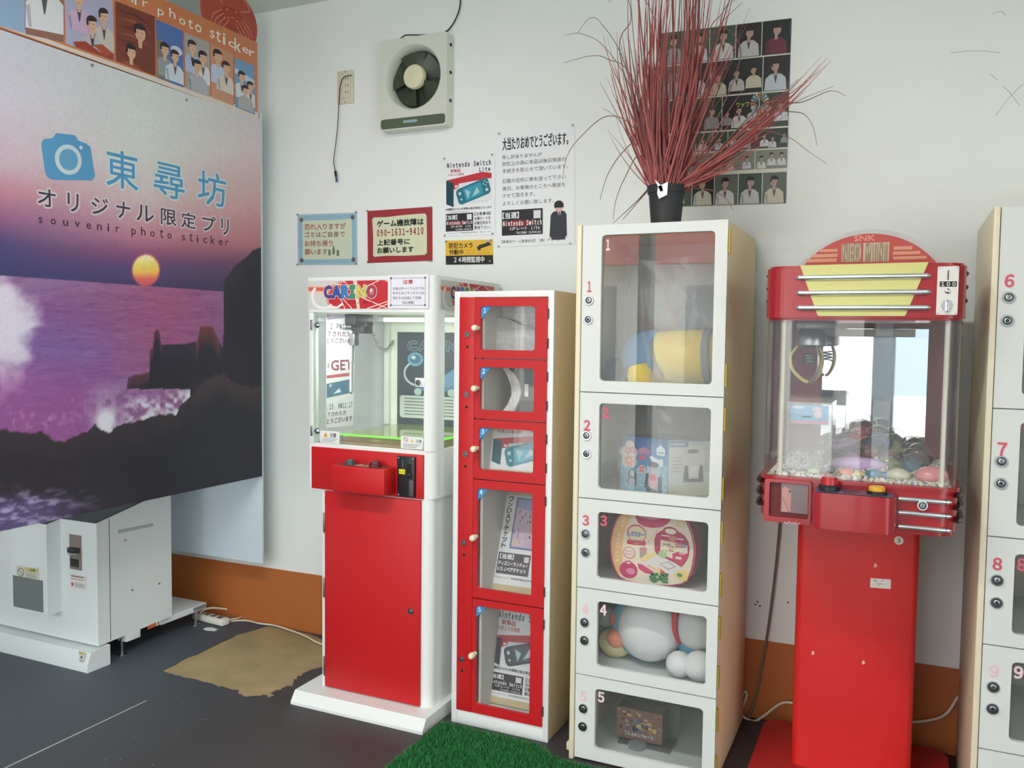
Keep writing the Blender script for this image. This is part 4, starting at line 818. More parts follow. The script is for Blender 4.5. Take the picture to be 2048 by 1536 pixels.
# poster on the inner side panel and blue backdrop at the rear
xi = X0+.0085
pz = lambda x, y: (lambda w: (w.y, -w.z))(WX(x, y, xi))
ip = Print((xi, 0, 0), (0, 1, 0), (0, 0, -1), (1, 0, 0), .0006); MR = (112, 60, 84)
ip.poly([pz(652, 629), pz(711, 629), pz(706, 851), pz(652, 856)], (216, 214, 220), 0); ip.poly([pz(654, 629), pz(690, 629), pz(688, 636), pz(654, 640)], (150, 140, 160), 1)
def itext(t, x0, y0, x1, y1, col, b=.02): (a, b0), d, c = pz(x0, y0), pz(x0, y1)[1], pz(x1, y1)[0]; ip.text(t, a, b0, c, d, col, 2, b*(1.8 if t != 'GET' else .6), mono=t != 'GET')
itext('.2 PM15:2', 654, 647, 706, 658, (60, 56, 64)); itext('Tされた方', 655, 662, 702, 673, MR); itext('とうございます', 653, 676, 708, 686, MR)
itext('3', 654, 727, 658, 735, (90, 80, 90)); itext('GET', 662, 721, 704, 741, (140, 62, 88), .06)
ip.poly([pz(653, 751), pz(700, 745), pz(700, 752), pz(653, 757)], (182, 84, 92), 1); ip.poly([pz(653, 768), pz(700, 758), pz(700, 786), pz(653, 796)], (66, 110, 136), 1); ip.poly([pz(658, 770), pz(664, 768), pz(660, 776)], (200, 214, 222), 2); ip.poly([pz(666, 788), pz(682, 784), pz(678, 776)], (200, 214, 222), 2)
itext('.15  AM11:17', 654, 809, 704, 820, (60, 56, 64)); itext('Tされた方', 655, 825, 692, 834, MR); itext('とうございます', 653, 838, 704, 848, MR)
ip.build('inner_poster', cm)
yi = YK-.0125; ia, ib_ = WY(795, 664, yi), WY(985, 870, yi)
bk = Print((ia.x, yi, ia.z), (X1-.024-ia.x, 0, 0), (0, 0, .93-ia.z), (0, -1, 0)); bk.rect(0, 0, 1, 1, (44, 56, 72)); bk.poly([(.2, .62), (1, .2), (1, .62)], (70, 122, 162), 1)
for i in range(14): bk.poly([(.25+.05*i, .62-.02*i), (.9, .2+.03*i), (.5+.02*i, .58)], (86+5*(i % 4), 140, 180), 2) if i % 3 == 0 else None
for t, x in zip('CARINO', (.12, .24, .36, .47, .54, .66)): bk.text(t, x, .1, x+(.03 if t == 'I' else .095), .19, (150, 176, 190), 3, fat=.0045, mono=False); bk.text(t, x, .1, x+(.03 if t == 'I' else .095), .19, (52, 74, 92), 4, fat=.0028, mono=False)
bk.ell(.2, .29, .085, .075, (108, 160, 190), 2); bk.ell(.2, .285, .06, .05, (62, 108, 140), 3); bk.ell(.18, .27, .025, .02, (190, 214, 226), 4)
bk.line([(.08+.16*(1-cos(a)), .44+.13*sin(a)) for a in [-.9+i*.18 for i in range(13)]], .02, (190, 204, 212), 3)
for i in range(5): bk.ell(.23+.12*i, .635, .042, .04, (170, 190, 186), 2)
bk.rr(.03, .68, .97, .92, .03, (196, 202, 196), 1)
for i in range(6): bk.rect(.08, .705+.034*i, .85-.07*(i % 3), .717+.034*i, (110, 118, 118), 2)
bk.rect(.62, .5, 1, .98, (190, 176, 150), 5); bk.rect(.62, .5, 1, .56, (120, 116, 110), 6); bk.rect(.62, .84, 1, .86, (110, 96, 84), 6)
bk.build('rear_backdrop', cm)
bt = thing('chrome_bolt', 'chrome bolt standing on the shelf inside the white and red claw machine', 'bolt', (-1.43, 2.70, .9355))
MB().lathe([(.016, 0), (.016, .018), (.009, .02), (.009, .07), (.013, .072), (.013, .078), (.0, .08)], (-1.43, 2.70, .9355), (0, 0, 1), 12).build('shank', steel, bt)
# paper notice taped on the header corner
p0 = WY(775.5, 550, yf-.004); p1 = WY(856.5, 617, yf-.004)
nt_ = thing('paper_notice', 'small white paper notice with red heading taped on the rainbow lettered header', 'notice', (p0+p1)/2)
MB().box(p0.x, p1.x, yf-.003, yf-.002, p1.z, p0.z).build('sheet', mat('lilac_white_paper', (228, 226, 234), .5), nt_)
p = Print((p0.x, yf-.003, p0.z), (p1.x-p0.x, 0, 0), (0, 0, p1.z-p0.z), (0, -1, 0)); fr = (130, 128, 134)
p.line([(.08, .1), (.92, .1)], .008, fr, 1); p.line([(.08, .9), (.92, .9)], .008, fr, 1); p.line([(.08, .1), (.08, .9)], .008, fr, 1); p.line([(.92, .1), (.92, .9)], .008, fr, 1)
for c in ((.08, .1), (.92, .1), (.08, .9), (.92, .9)): p.ell(c[0], c[1], .025, .035, (96, 92, 98), 2, n=8)
p.text('注意', .38, .15, .62, .27, (190, 70, 80), 2, .03)
for t, u1, v in (('お金はゆっくり入れてね', .9, .36), ('ゆすらないでくださいね', .9, .5), ('当たりはお店にて交換', .82, .64), ('(出口参照)', .66, .78)): p.text(t, .13 if v < .7 else .36, v, u1, v+.085, (128, 124, 134), 2, .012)
p.build('printed_text', nt_)

# ---------------------------------------------------------------- narrow red locker
yn = 2.455; nx0, nx1, nzt = -1.330, -.982, 1.430
nl = thing('narrow_locker', 'narrow white framed prize locker with five red doors', 'locker', ((nx0+nx1)/2, 2.65, 0))
MB().box(nx0, nx0+.022, yn, 2.88, 0, nzt, .002).build('side_panel', white, nl)
MB().box(nx1-.016, nx1-.0012, yn+.004, 2.88, 0, nzt, .002).build('side_panel', tan, nl)
MB().box(nx1-.020, nx1, yn, yn+.012, 0, nzt, .002).build('front_stile', white, nl)
MB().box(nx0+.022, nx1-.016, yn, 2.88, nzt-.02, nzt, .002).build('top_panel', white, nl)
MB().box(nx0+.022, nx1-.016, yn, 2.88, 0.0, .048, .002).build('bottom_panel', white, nl)
MB().box(nx0+.02, nx1-.016, 2.865, 2.878, .04, nzt-.01).build('back_panel', mat('grey_inner_board', (210, 206, 200), .6), nl)
zN = lambda x, y: WY(x, y, yn).z
Z = [nzt-.02, zN(1022, 718.2), zN(1020, 841), zN(1018, 963), zN(1015, 1205), .048]
st = MB().box(nx0+.021, WY(950, 700, yn).x, yn-.004, yn+.01, .048, nzt-.02, .001).build('latch_strip', red, nl)
sx = WY(950, 700, yn).x
liner = mat('grey_shelf_board', (206, 202, 194), .6)
for z in Z[1:-1]: MB().box(nx0+.022, nx1-.016, yn+.014, 2.866, z-.008, z+.004).build('shelf', liner, nl)
ipx = WY(960, 1090, yn+.014).x; MB().box(ipx, ipx+.009, yn+.014, 2.866, .048, nzt-.02).build('inner_partition', liner, nl)
wins = [((961.4, 611.9), (1071.5, 612.5), (1068, 701.3), (960, 699.4)), ((959.5, 734.3), (1068.5, 737.1), (1067.1, 826.5), (958.5, 818.3)), ((957.4, 854.4), (1067.5, 862.3), (1065.3, 950.1), (956.9, 936.5)), ((954.9, 975.6), (1065.3, 987.2), (1062, 1193.8), (952.5, 1175.3)), ((951.5, 1210.2), (1061.5, 1229.4), (1057.9, 1433.2), (949, 1406))]
fit = [((966, 656), (935.3, 669.2), (935.5, 693.7)), ((965, 777), (934, 789), (933.6, 813.6)), ((964, 898), (931.4, 908), (931.4, 932.3)), ((958, 1075), (928, 1085), (928.5, 1109)), ((955, 1310), (924.2, 1317.6), (924.8, 1341))]
knobm = mat('cream_knob', (232, 220, 190), .35)
for i in range(5):
    q = [WY(*c, yn-.006) for c in wins[i]]
    wx0, wx1 = (q[0].x+q[3].x)/2, (q[1].x+q[2].x)/2; wz1, wz0 = (q[0].z+q[1].z)/2, (q[2].z+q[3].z)/2
    dx0, dx1 = sx+.002, nx1-.0195; zt_, zb2 = Z[i]-.002, Z[i+1]+.002
    d = MB().prism_y([(dx0, zb2), (dx1, zb2), (dx1, zt_), (dx0, zt_)], yn-.006, yn+.008, holes=[rrect(wx0, wz0, wx1, wz1, .01)]).build('door', red, nl)
    MB().box(wx0-.006, wx1+.006, yn+.002, yn+.004, wz0-.006, wz1+.006).build('window_pane', glass('hazy_pane', (.96, .96, .96), .035), d)
    tr = .032; tp = Print((wx0, yn-.0, wz1), (tr, 0, 0), (0, 0, -tr*1.25), (0, -1, 0)); tp.poly([(.12, 0), (1.2, 0), (0, 1), (0, .1)], (62, 142, 200), 0); tp.text(str(i+1), .22 if i else .3, .12, .5, .52, (222, 232, 240), 1, .03); tp.build('corner_number', d)
    k = WY(fit[i][0][0]-6, fit[i][0][1], yn-.02)
    MB().lathe([(.007, 0), (.006, .006), (.0085, .012), (.0105, .020), (.0105, .028), (.008, .034), (0, .036)], (sx+.014, yn-.006, k.z), (0, -1, 0), 18).build('knob', knobm, d)
    for zz in (zt_-.05, zb2+.05): MB().box(dx1, dx1+.004, yn-.006, yn+.001, zz-.015, zz+.015).build('hinge', mat('dark_hinge', (70, 40, 40), .5), d)
    l = WY(*fit[i][1], yn-.004); lock(st, (l.x, yn-.004, l.z), .0095)
    h = WY(*fit[i][2], yn-.004); MB().lathe([(.006, 0), (.006, .0012), (.0035, .0015)], (h.x, yn-.004, h.z), (0, -1, 0), 14).build('key_hole_ring', mat('brass_ring', (150, 80, 50), .4, .5), st); MB().lathe([(.0045, .0016), (0, .0018)], (h.x, yn-.004, h.z), (0, -1, 0), 12).build('key_hole', dark, st)

# framed prize cards leaning back in the three lower compartments
frame_w = mat('pale_wood_frame', (214, 196, 152), .6, var=.08)
def card(label, xb, zb, w, h, yb, yt, draw):
    th = math.asin((yt-yb)/h); V = Vector((0, -sin(th), -cos(th))); N = Vector((0, -cos(th), sin(th)))
    O = Vector((xb, yt, zb+h*cos(th))); root = thing('framed_card', label, 'prize card', (xb+w/2, yb, zb), 'framed prize cards in the narrow locker')
    e = .011
    fm = MB()
    for x0_, y0_, x1_, y1_ in ((0, 0, e, h), (w-e, 0, w, h), (e, 0, w-e, e), (e, h-2*e, w-e, h)): fm.plate([(x0_, y0_), (x1_, y0_), (x1_, y1_), (x0_, y1_)], [], O-N*.012, (1, 0, 0), V, N, .014)
    fm.build('frame', frame_w, root, 0)
    MB().plate([(e*.5, e*.5), (w-e*.5, e*.5), (w-e*.5, h-e*.5), (e*.5, h-e*.5)], [], O-N*.010, (1, 0, 0), V, N, .008).build('card', paper, root, 0)
    p = Print(O-N*.002+Vector((e, 0, 0))+V*e, Vector((w-2*e, 0, 0)), V*(h-3*e), N, .0006); draw(p); p.build('printed_card', root)
def flyer(colr, body, word):
    def f(p):
        if colr == 't':     # shorter print, cut off below the console picture
            p.text('Nintendo Switch', .08, .02, .95, .10, K, 1, .05); p.text('Lite', .72, .14, .92, .22, K, 1, .05); p.text('新製品', .16, .13, .4, .20, (190, 40, 50), 1, .02); p.text('9月20日発売', .1, .22, .5, .29, (190, 40, 50), 1, .015); console_art(p, body, .03, .3, .95, .62); return
        p.text('Nintendo Switch', .08, .035, .95, .115, K, 1, .05); p.text('Lite', .72, .13, .92, .185, K, 1, .05)
        p.text('新製品', .16, .13, .4, .185, (190, 40, 50), 1, .03); p.text('9月20日発売', .1, .2, .48, .25, (190, 40, 50), 1, .02)
        console_art(p, body, .03, .25, .95, .40); p.text('※盗難防止のため現物は後日発送になります', .02, .66, .98, .695, K, 1, .03)
        win_box(p, .03, .73, .62, .93, SWL(word), False)
        for i, t in enumerate(('【注意事項】', '当選カードを', '記載住所まで', '郵送下さい。')): p.text(t, .66, .735+.05*i, .98, .775+.05*i, K, 1, .02)
        p.text('〒919-0413 福井県坂井市春江町江留下高道', .03, .95, .9, .968, (70, 70, 74), 1, .01)
    return f
def ticket(p):
    for i, t in enumerate('ワンDAYチケット'): p.text(t, .075, .02+.066*i, .155, .072+.066*i, K, 1, .05)
    p.rect(.22, .02, .97, .60, (104, 124, 168), 1); p.rect(.25, .04, .95, .58, (206, 182, 204), 2); p.poly([(.25, .04), (.95, .04), (.95, .2), (.25, .14)], (150, 166, 204), 3); r2 = random.Random(5)
    for i in range(90): p.ell(.27+.66*r2.random(), .08+.44*r2.random(), r2.uniform(.008, .03), r2.uniform(.006, .022), r2.choice([(176, 140, 172), (120, 104, 140), (226, 196, 196), (170, 164, 204), (84, 72, 100), (222, 180, 170)]), 4, n=7, rot=r2.uniform(0, 3))
    p.text('USJ', .26, .50, .42, .56, (236, 210, 180), 5, .06)
    p.rect(.05, .65, .63, .885, (84, 74, 84), 1); p.text('【当選】', .08, .665, .33, .72, WHT, 2, .05); p.rect(.52, .675, .605, .735, (226, 220, 222), 2)
    p.text('ディズニーランドor', .065, .745, .60, .79, WHT, 2, .05); p.text('USJペアチケット', .065, .81, .58, .855, WHT, 2, .05); p.text('〒919-0413 福井県坂井市春江町江留下高道', .05, .915, .75, .935, (70, 70, 74), 1, .02)
card('framed card with grey console picture in the lowest red locker compartment', -1.258, Z[5]+.004, .235, .325, 2.54, 2.61, flyer('g', (66, 68, 76), 'グレー'))
card('framed day ticket card with purple picture in the fourth red locker compartment', -1.243, Z[4]+.006, .225, .335, 2.54, 2.66, ticket)
card('framed card with turquoise console picture in the third red locker compartment', -1.240, Z[3]+.006, .235, .20, 2.51, 2.55, flyer('t', (48, 132, 150), 'ターコイズ'))
# clear plastic hook packs in the two upper compartments
milky = glass('milky_plastic', (.9, .9, .88), .5, 1.5, .1, (.86, .85, .82)); milky2 = glass('milkier_plastic', (.9, .9, .88), .85, 1.5, .1, (.92, .91, .88))
for i, zz in ((0, Z[1]), (1, Z[2])):
    rt = thing('plastic_pack', ('wavy clear plastic pack in the top red locker compartment', 'curved clear plastic pack with small white tag in the second red compartment')[i], 'plastic pack', (-1.14, 2.58, zz+.006))
    q = lambda px, py: (lambda P: (P.x, P.z))(WY(px, py, 2.56))
    if i == 0:
        top = [(957, 642), (975, 637), (1000, 635), (1020, 640), (1040, 650), (1060, 654), (1080, 655)]
        up = [(957, 610), (990, 606), (1030, 606), (1080, 610)]
        MB().plate([q(*c) for c in top]+[(q(1080, 706)[0], zz+.005), (q(957, 706)[0], zz+.005)], [], (0, 2.56, 0), (1, 0, 0), (0, 0, 1), (0, -1, 0), .003).build('front_sheet', milky, rt)
        MB().plate([q(*c) for c in up]+[q(*c) for c in top[::-1]], [], (0, 2.60, 0), (1, 0, 0), (0, 0, 1), (0, -1, 0), .003).build('rear_sheet', milky2, rt)
        MB().tube([Vector((q(*c)[0], 2.556, q(*c)[1])) for c in top], .0022, 6).build('rolled_edge', milky, rt)
    else:
        outer = [(1015, 733), (1030, 745), (1042, 765), (1045, 785), (1040, 803), (1030, 822)]; inner = [(1008, 822), (1018, 808), (1026, 790), (1025, 772), (1018, 752), (1008, 735)]
        MB().plate([q(*c) for c in outer]+[q(*c) for c in inner], [], (0, 2.56, 0), (1, 0, 0), (0, 0, 1), (0, -1, 0), .012).build('curved_band', milky2, rt)
        MB().box(-1.25, -1.02, 2.50, 2.66, zz+.004, zz+.010, .002).build('backing_card', mat('cream_card', (206, 196, 176), .6), rt)
        a, b = WY(1050, 768, 2.55), WY(1057, 793, 2.55); MB().box(a.x, b.x, 2.548, 2.549, b.z, a.z).build('tag', paper, rt)

# ---------------------------------------------------------------- white five-door lockers
yl = 2.399
LZ = [1.616, 1.124, .806, .5335, .2665, .006]
PK = (206, 96, 112); PKL = (226, 190, 196)
lw = mat('white_melamine', (214, 215, 211), .38, bump=.02)
wlk = [((1203, 473.3), (1432, 457.7), (1422, 767.8), (1199.4, 762.8)), ((1198.2, 805.8), (1421.4, 816.2), (1418.6, 997.3), (1196, 976.6)), ((1194.6, 1022), (1416.6, 1046.6), (1413.8, 1187.1), (1193.8, 1154.9)), ((1195.4, 1201.5), (1412.8, 1234.2), (1411, 1372.4), (1191.6, 1332.2)), ((1190.4, 1374.9), (1406.5, 1420.2), (1403, 1545), (1187.9, 1500.6))]
llk = [((1178.4, 600.8), (1177.1, 639.1), (1178.8, 573.5)), ((1173.6, 870.8), (1173.6, 907.2), (1174.2, 850.6)), ((1171.6, 1067.3), (1171.6, 1104.5), (1171.6, 1040.7)), ((1169.8, 1244.2), (1169.5, 1280.2), (1171, 1218.4)), ((1167, 1416.4), (1166, 1452.3), (1167, 1392.5))]
def white_locker(dx, label, first, open_gap=False):
    X = lambda x: x+dx
    r = thing('white_locker', label, 'locker', (X(-.667), 2.65, 0), 'white five-door prize lockers')
    MB().box(X(-.888), X(-.873), yl-.006, 2.90, 0, LZ[0]+.001, .003).build('side_panel', cream, r)
    MB().box(X(-.462), X(-.449), yl+.014, 2.90, 0, LZ[0], .008).build('side_panel', tan, r)
    MB().box(X(-.873), X(-.462), yl+.014, 2.90, LZ[0]-.014, LZ[0]-.001, .001).build('top_panel', tan, r)
    MB().box(X(-.873), X(-.462), 2.885, 2.898, 0, LZ[0]-.014).build('back_panel', mat('grey_back_board', (204, 204, 200), .6), r)
    MB().box(X(-.905), X(-.888), yl+.02, yl+.06, .012, .036, .001).build('levelling_block', cream, r)
    lin_ = mat('grey_shelf_liner', (212, 217, 218), .6)
    MB().box(X(-.873), X(-.462), yl+.016, 2.886, .0, .012).build('shelf', lin_, r)
    for z in LZ[1:-1]: MB().box(X(-.873), X(-.462), yl+.016, 2.886, z-.006, z+.006).build('shelf', lin_, r)
    for i in range(5):
        q = [WY(*c, yl) for c in wlk[i]]; wx0, wx1 = X((q[0].x+q[3].x)/2), X((q[1].x+q[2].x)/2); wz1, wz0 = (q[0].z+q[1].z)/2, (q[2].z+q[3].z)/2
        if i == 4: wz0 = .045
        x0, x1 = X(-.871), X(-.4485); z1, z0 = LZ[i]-.0015, LZ[i+1]+.0015
        outer = [(x0, z0), (x1, z0), (x1, z1), (x0, z1)]; hole = rrect(wx0, wz0, wx1, wz1, .012)
        d = MB().prism_y(outer, yl, yl+.014, holes=[hole]).build('door', lw, r)
        MB().box(wx0-.008, wx1+.008, yl+.011, yl+.013, wz0-.008, wz1+.008).build('window_pane', (refl_haze, dusty2, dusty, dusty, dusty)[i], d)
        L = [WY(*c, yl) for c in llk[i]]
        for j in (0, 1): lock(d, (X(L[j].x), yl, L[j].z), .0145, 'cam_lock', style=j)
        n = str(first+i); digit(d, n, X(L[2].x), L[2].z, .03, yl, PK if i < 3 else PKL)
        digit(d, n, wx0+.016, wz1-.028, .03, yl+.0108, PK if i in (1, 2) else (230, 200, 206))
        for zz in (z1-.06, z0+.06):
            h = MB(); h.cyl((x1+.004, yl+.004, zz-.032), (x1+.004, yl+.004, zz+.032), .0042, n=10); h.box(x1-.001, x1+.004, yl+.003, yl+.02, zz-.03, zz+.03)
            for c in (-.012, .012): h.cyl((x1+.004, yl+.004, zz+c-.001), (x1+.004, yl+.004, zz+c+.001), .005, n=10)
            h.build('hinge', brass, d)
    return r
white_locker(0, 'tall white locker numbered one to five under the red grass plant', 1, True)
white_locker(1.0775, 'white locker numbered from six at the right edge of the photo', 6)

# contents: plain plush bolster in a clear bag, top compartment
yel = mat('yellow_plush', (236, 206, 66), .9, bump=.5, bscale=300); blu = mat('blue_plush', (112, 156, 200), .9, bump=.5, bscale=300)
gry = mat('grey_plush', (140, 134, 134), .9, bump=.4, bscale=250); dkb = mat('dark_plush', (70, 70, 78), .9)
zf = LZ[1]+.006
bl = thing('plush_bolster', 'plain yellow and blue plush bolster lying in the top white locker compartment', 'plush toy', (-.62, 2.60, zf))
MB().lathe([(0, 0), (.05, .006), (.075, .03), (.082, .08), (.084, .16), (.082, .24), (.072, .27), (.05, .29), (0, .298)], (-.79, 2.62, zf+.088), (1, 0, .06), 28).build('body', yel, bl)
MB().lathe([(0, -.012), (.055, -.006), (.080, .022), (.0885, .06), (.090, .095), (.085, .10)], (-.79, 2.62, zf+.088), (1, 0, .06), 28).build('blue_cover', blu, bl)
MB().lathe([(.086, 0), (.089, .004), (.089, .02), (.085, .024)], (-.79+.245, 2.62, zf+.1), (1, 0, .06), 28).build('end_band', gry, bl)
MB().lathe([(0, 0), (.03, .004), (.04, .03), (.038, .07), (.02, .09), (0, .094)], (-.735, 2.53, zf+.075), (.3, -.1, -1), 16).build('side_flap', yel, bl)
MB().ball((-.83, 2.60, zf+.05), .03, .05, .045).build('end_pad', dkb, bl)
MB().tube(smooth_path([(-.70, 2.545, zf+.15), (-.69, 2.532, zf+.10), (-.665, 2.54, zf+.04)], 6), .007, 6).build('strap', gry, bl)
def soft_bag(name, label, x0, x1, y0, y1, z0, z1, seed, pinch=.25):
    r3 = random.Random(seed); vs = []; fs = []; n = 26; m = 14
    for j in range(m+1):
        t = j/m; k = 1-pinch*t**2
        for i in range(n):
            a = 2*pi*i/n; c, s = cos(a), sin(a); e = (abs(c)**4+abs(s)**4)**-.25
            w = 1+.06*sin(a*5+seed+t*6)*(t+.2)+r3.uniform(-.015, .015)
            vs.append(((x0+x1)/2+(x1-x0)/2*c*e*k*w, (y0+y1)/2+(y1-y0)/2*s*e*(1-.6*pinch*t)*w, z0+(z1-z0)*t+.012*sin(a*2+seed)*t))
    for j in range(m):
        for i in range(n): q = (i+1) % n; fs.append((j*n+i, j*n+q, (j+1)*n+q, (j+1)*n+i))
    return tag(MB().add(vs, fs).build(name, film, None, 60), label, 'plastic bag')
soft_bag('clear_bag', 'clear plastic bag around the yellow and blue plush bolster', -.82, -.47, 2.50, 2.75, zf+.001, zf+.40, 2, .2)
# blue boxed kitchen appliance, second compartment
zf = LZ[2]+.006
bx = thing('appliance_box', 'blue carton for a shaved ice maker in the second white locker compartment', 'box', (-.62, 2.62, zf))
A = WY(1334, 990, 2.49); A = Vector((A.x, 2.49, zf)); dl = Vector((-.93, .37, 0)).normalized()*.178; drr = Vector((.80, .60, 0)).normalized()*.16; hb_ = .172
w = MB(); w.plate([(0, 0), (1, 0), (1, 1), (0, 1)], [], A, dl, drr, (0, 0, 1), hb_); w.build('carton', mat('dark_carton', (70, 74, 84), .5), bx, 0)
n1 = Vector((-dl.y, dl.x, 0)); n1 = n1 if n1.y < 0 else -n1
p = Print(A+dl+Vector((0, 0, hb_)), -dl, (0, 0, -hb_), n1); rb_ = random.Random(31)
for i in range(10): p.rect(0, i*.06, 1, i*.06+.06, (32+4*i, 92+6*i, 164+3*i), 0)
p.poly([(0, .5), (.3, .58), (.6, .52), (1, .45), (1, 1), (0, 1)], (140, 184, 212), 1)
for i in range(70): p.ell(rb_.uniform(.03, .97), rb_.uniform(.55, .97), rb_.uniform(.01, .035), rb_.uniform(.008, .03), rb_.choice([(206, 222, 232), (104, 158, 200), (180, 206, 224), (160, 196, 220)]), 2, n=6, rot=rb_.uniform(0, 3))
p.poly([(.77, .17), (.86, .1), (.95, .18), (.94, .29), (.78, .28)], (222, 232, 238), 3); p.rect(.8, .225, .92, .245, (90, 110, 136), 4)
for c, r_4 in (((.1, .30), .1), ((.2, .18), .1), ((.26, .3), .11), ((.14, .45), .12), ((.26, .46), .1)): p.ell(c[0], c[1], r_4, r_4, (222, 204, 204), 3)
for c in ((.16, .27), (.26, .25)): p.ell(c[0], c[1], .05, .06, (214, 118, 128), 4); p.ell(c[0], c[1], .022, .03, (228, 204, 204), 5)
for k in range(7): a_ = 2*pi*k/7; p.ell(.19+.06*cos(a_), .45+.07*sin(a_), .022, .04, (226, 132, 104), 4, rot=a_+pi/2)
for k in range(9): p.ell(.4+.025*k, .22+.02*abs(k-4)*.5, .03, .05, (206, 112, 150) if k % 2 else (190, 130, 180), 3)
p.ell(.48, .36, .09, .04, (212, 74, 120), 4); p.ell(.47, .57, .075, .075, (230, 196, 190), 4)
for k in range(4): p.rr(.42+.05*(k % 2), .52+.055*(k//2), .46+.05*(k % 2), .565+.055*(k//2), .008, (220, 96, 96), 5)
p.poly([(.62, .34), (.66, .3), (.8, .36), (.9, .34), (.92, .46), (.8, .5)], (224, 232, 238), 5); p.ell(.72, .46, .11, .05, (44, 48, 60), 6); p.poly([(.57, .5), (.86, .52), (.84, .68), (.6, .66)], (196, 196, 214), 5)
p.poly([(.56, .62), (.62, .63), (.6, .9), (.53, .88)], (54, 58, 74), 6); p.poly([(.82, .66), (.89, .66), (.9, .94), (.81, .94)], (54, 58, 74), 6); p.ell(.71, .76, .1, .13, (232, 176, 190), 6); p.ell(.71, .69, .07, .06, (222, 110, 140), 7); p.poly([(.52, .86), (.62, .86), (.84, .93), (.84, .99), (.6, .97)], (74, 82, 98), 6)
p.poly([(.17, .66), (.22, .58), (.31, .58), (.36, .66), (.36, .88), (.17, .86)], (96, 108, 124), 5); p.poly([(.22, .62), (.31, .62), (.31, .72), (.22, .72)], (190, 198, 210), 6); p.ell(.265, .82, .07, .07, (186, 176, 206), 6)
p.build('front_print', bx)
n2 = Vector((drr.y, -drr.x, 0)); p = Print(A+Vector((0, 0, hb_)), drr, (0, 0, -hb_), n2); p.rect(0, 0, 1, 1, (120, 150, 172)); p.rect(.02, .03, .98, .8, (196, 200, 196), 1); p.rect(.02, .8, .98, .98, (190, 194, 160), 1); p.rect(.02, .02, .4, .12, (70, 110, 140), 2); p.rect(.06, .055, .34, .09, (190, 204, 214), 3)
p.ell(.5, .2, .12, .04, (60, 62, 68), 2); p.poly([(.33, .45), (.4, .45), (.42, .68), (.62, .68), (.64, .45), (.7, .45), (.72, .74), (.31, .74)], (60, 62, 68), 2); p.rect(.44, .46, .6, .64, (222, 222, 222), 2)
for i in range(14): p.rect(.72+.0*i, .16+.03*i, .92-.05*(i % 3), .17+.03*i, (140, 144, 142), 2)
for i in range(5): p.rect(.08, .3+.06*i, .28, .312+.06*i, (170, 130, 126), 2)
p.build('side_print', bx)
soft_bag('clear_bag', 'clear plastic bag around the blue shaved ice maker carton', -.80, -.475, 2.455, 2.73, zf+.001, zf+.285, 5, .35)
# toy cash register case, third compartment
zf = LZ[3]+.006; yr = 2.50
RG = lambda x, y: (lambda P: (P.x, P.z))(WY(1210+x/5.01, 1010+y/5.01, yr))
ov = [(150, 130), (110, 200), (82, 290), (66, 380), (66, 460), (78, 550), (108, 650), (150, 725), (215, 762), (330, 785), (500, 808), (650, 815), (760, 800), (815, 770), (850, 700), (876, 600), (888, 500), (886, 410), (866, 320), (835, 235), (805, 165), (760, 95), (680, 45), (560, 15), (440, 10), (330, 25), (230, 65)]
zmin = min(RG(*q)[1] for q in ov); dz_ = zf+.004-zmin
RQ = lambda x, y: (RG(x, y)[0], RG(x, y)[1]+dz_)
cxr = RQ(470, 400)[0]
rg = thing('toy_register_case', 'rounded pink toy cash register case with cream label in the third white compartment', 'toy', (cxr, yr, zf))
th = mat('pink_toy_plastic', (206, 52, 108), .3, coat=.3); crm = mat('cream_label_card', (240, 226, 204), .45)
cz_ = RQ(470, 400)[1]
MB().prism_y([(cxr+(x-cxr)*1.05, max(zf, cz_+(z-cz_)*1.03)) for x, z in [RQ(*q) for q in ov]], yr, yr+.085).build('case', th, rg)
MB().prism_y([RQ(*q) for q in ov], yr-.004, yr).build('label_card', crm, rg)
p = Print((0, yr-.004, 0), (1, 0, 0), (0, 0, -1), (0, -1, 0), .0006)
R2 = lambda x, y: (RQ(x, y)[0], -RQ(x, y)[1])
def rpoly(pts, col, L=2): p.poly([R2(*q) for q in pts], col, L)
def rell(cx_, cy_, rx_, ry_, col, L=2, n=22, rot=0): rpoly([(cx_+rx_*cos(2*pi*i/n)*cos(rot)-ry_*sin(2*pi*i/n)*sin(rot), cy_+rx_*cos(2*pi*i/n)*sin(rot)+ry_*sin(2*pi*i/n)*cos(rot)+.13*rx_*cos(2*pi*i/n)) for i in range(n)], col, L)
def rbox(x0_, y0_, x1_, y1_, col, L=2): rpoly([(x0_, y0_), (x1_, y0_+.13*(x1_-x0_)), (x1_, y1_+.13*(x1_-x0_)), (x0_, y1_)], col, L)
rpoly([(150, 130), (110, 200), (82, 290), (66, 380), (66, 460), (78, 550), (108, 650), (135, 700), (165, 690), (180, 560), (176, 440), (190, 330), (215, 230), (255, 150), (300, 60), (230, 65)], (242, 190, 128), 1)
for t, (x, y) in zip('REGISTERSET', ((128, 565), (122, 525), (120, 488), (121, 456), (124, 425), (130, 390), (138, 350), (147, 307), (172, 215), (186, 178), (204, 142))):
    p.glyph(t, *R2(x, y), .0085, pi/2-.12-(.35 if y < 230 else .12 if y < 400 else 0), (246, 238, 226), 3)
rpoly([(305, 60), (310, 130), (335, 190), (390, 228), (480, 243), (570, 235), (630, 205), (662, 160), (665, 90), (560, 30), (420, 25)], (200, 44, 100), 2); rpoly([(325, 70), (340, 130), (480, 165), (640, 140), (650, 100), (540, 50), (420, 45)], (222, 150, 164), 3)
rell(762, 205, 42, 36, (226, 206, 150), 2); rell(762, 205, 34, 29, (240, 224, 190), 3)
rell(322, 300, 98, 92, (214, 100, 116), 2); rell(322, 305, 88, 80, (238, 222, 186), 3)
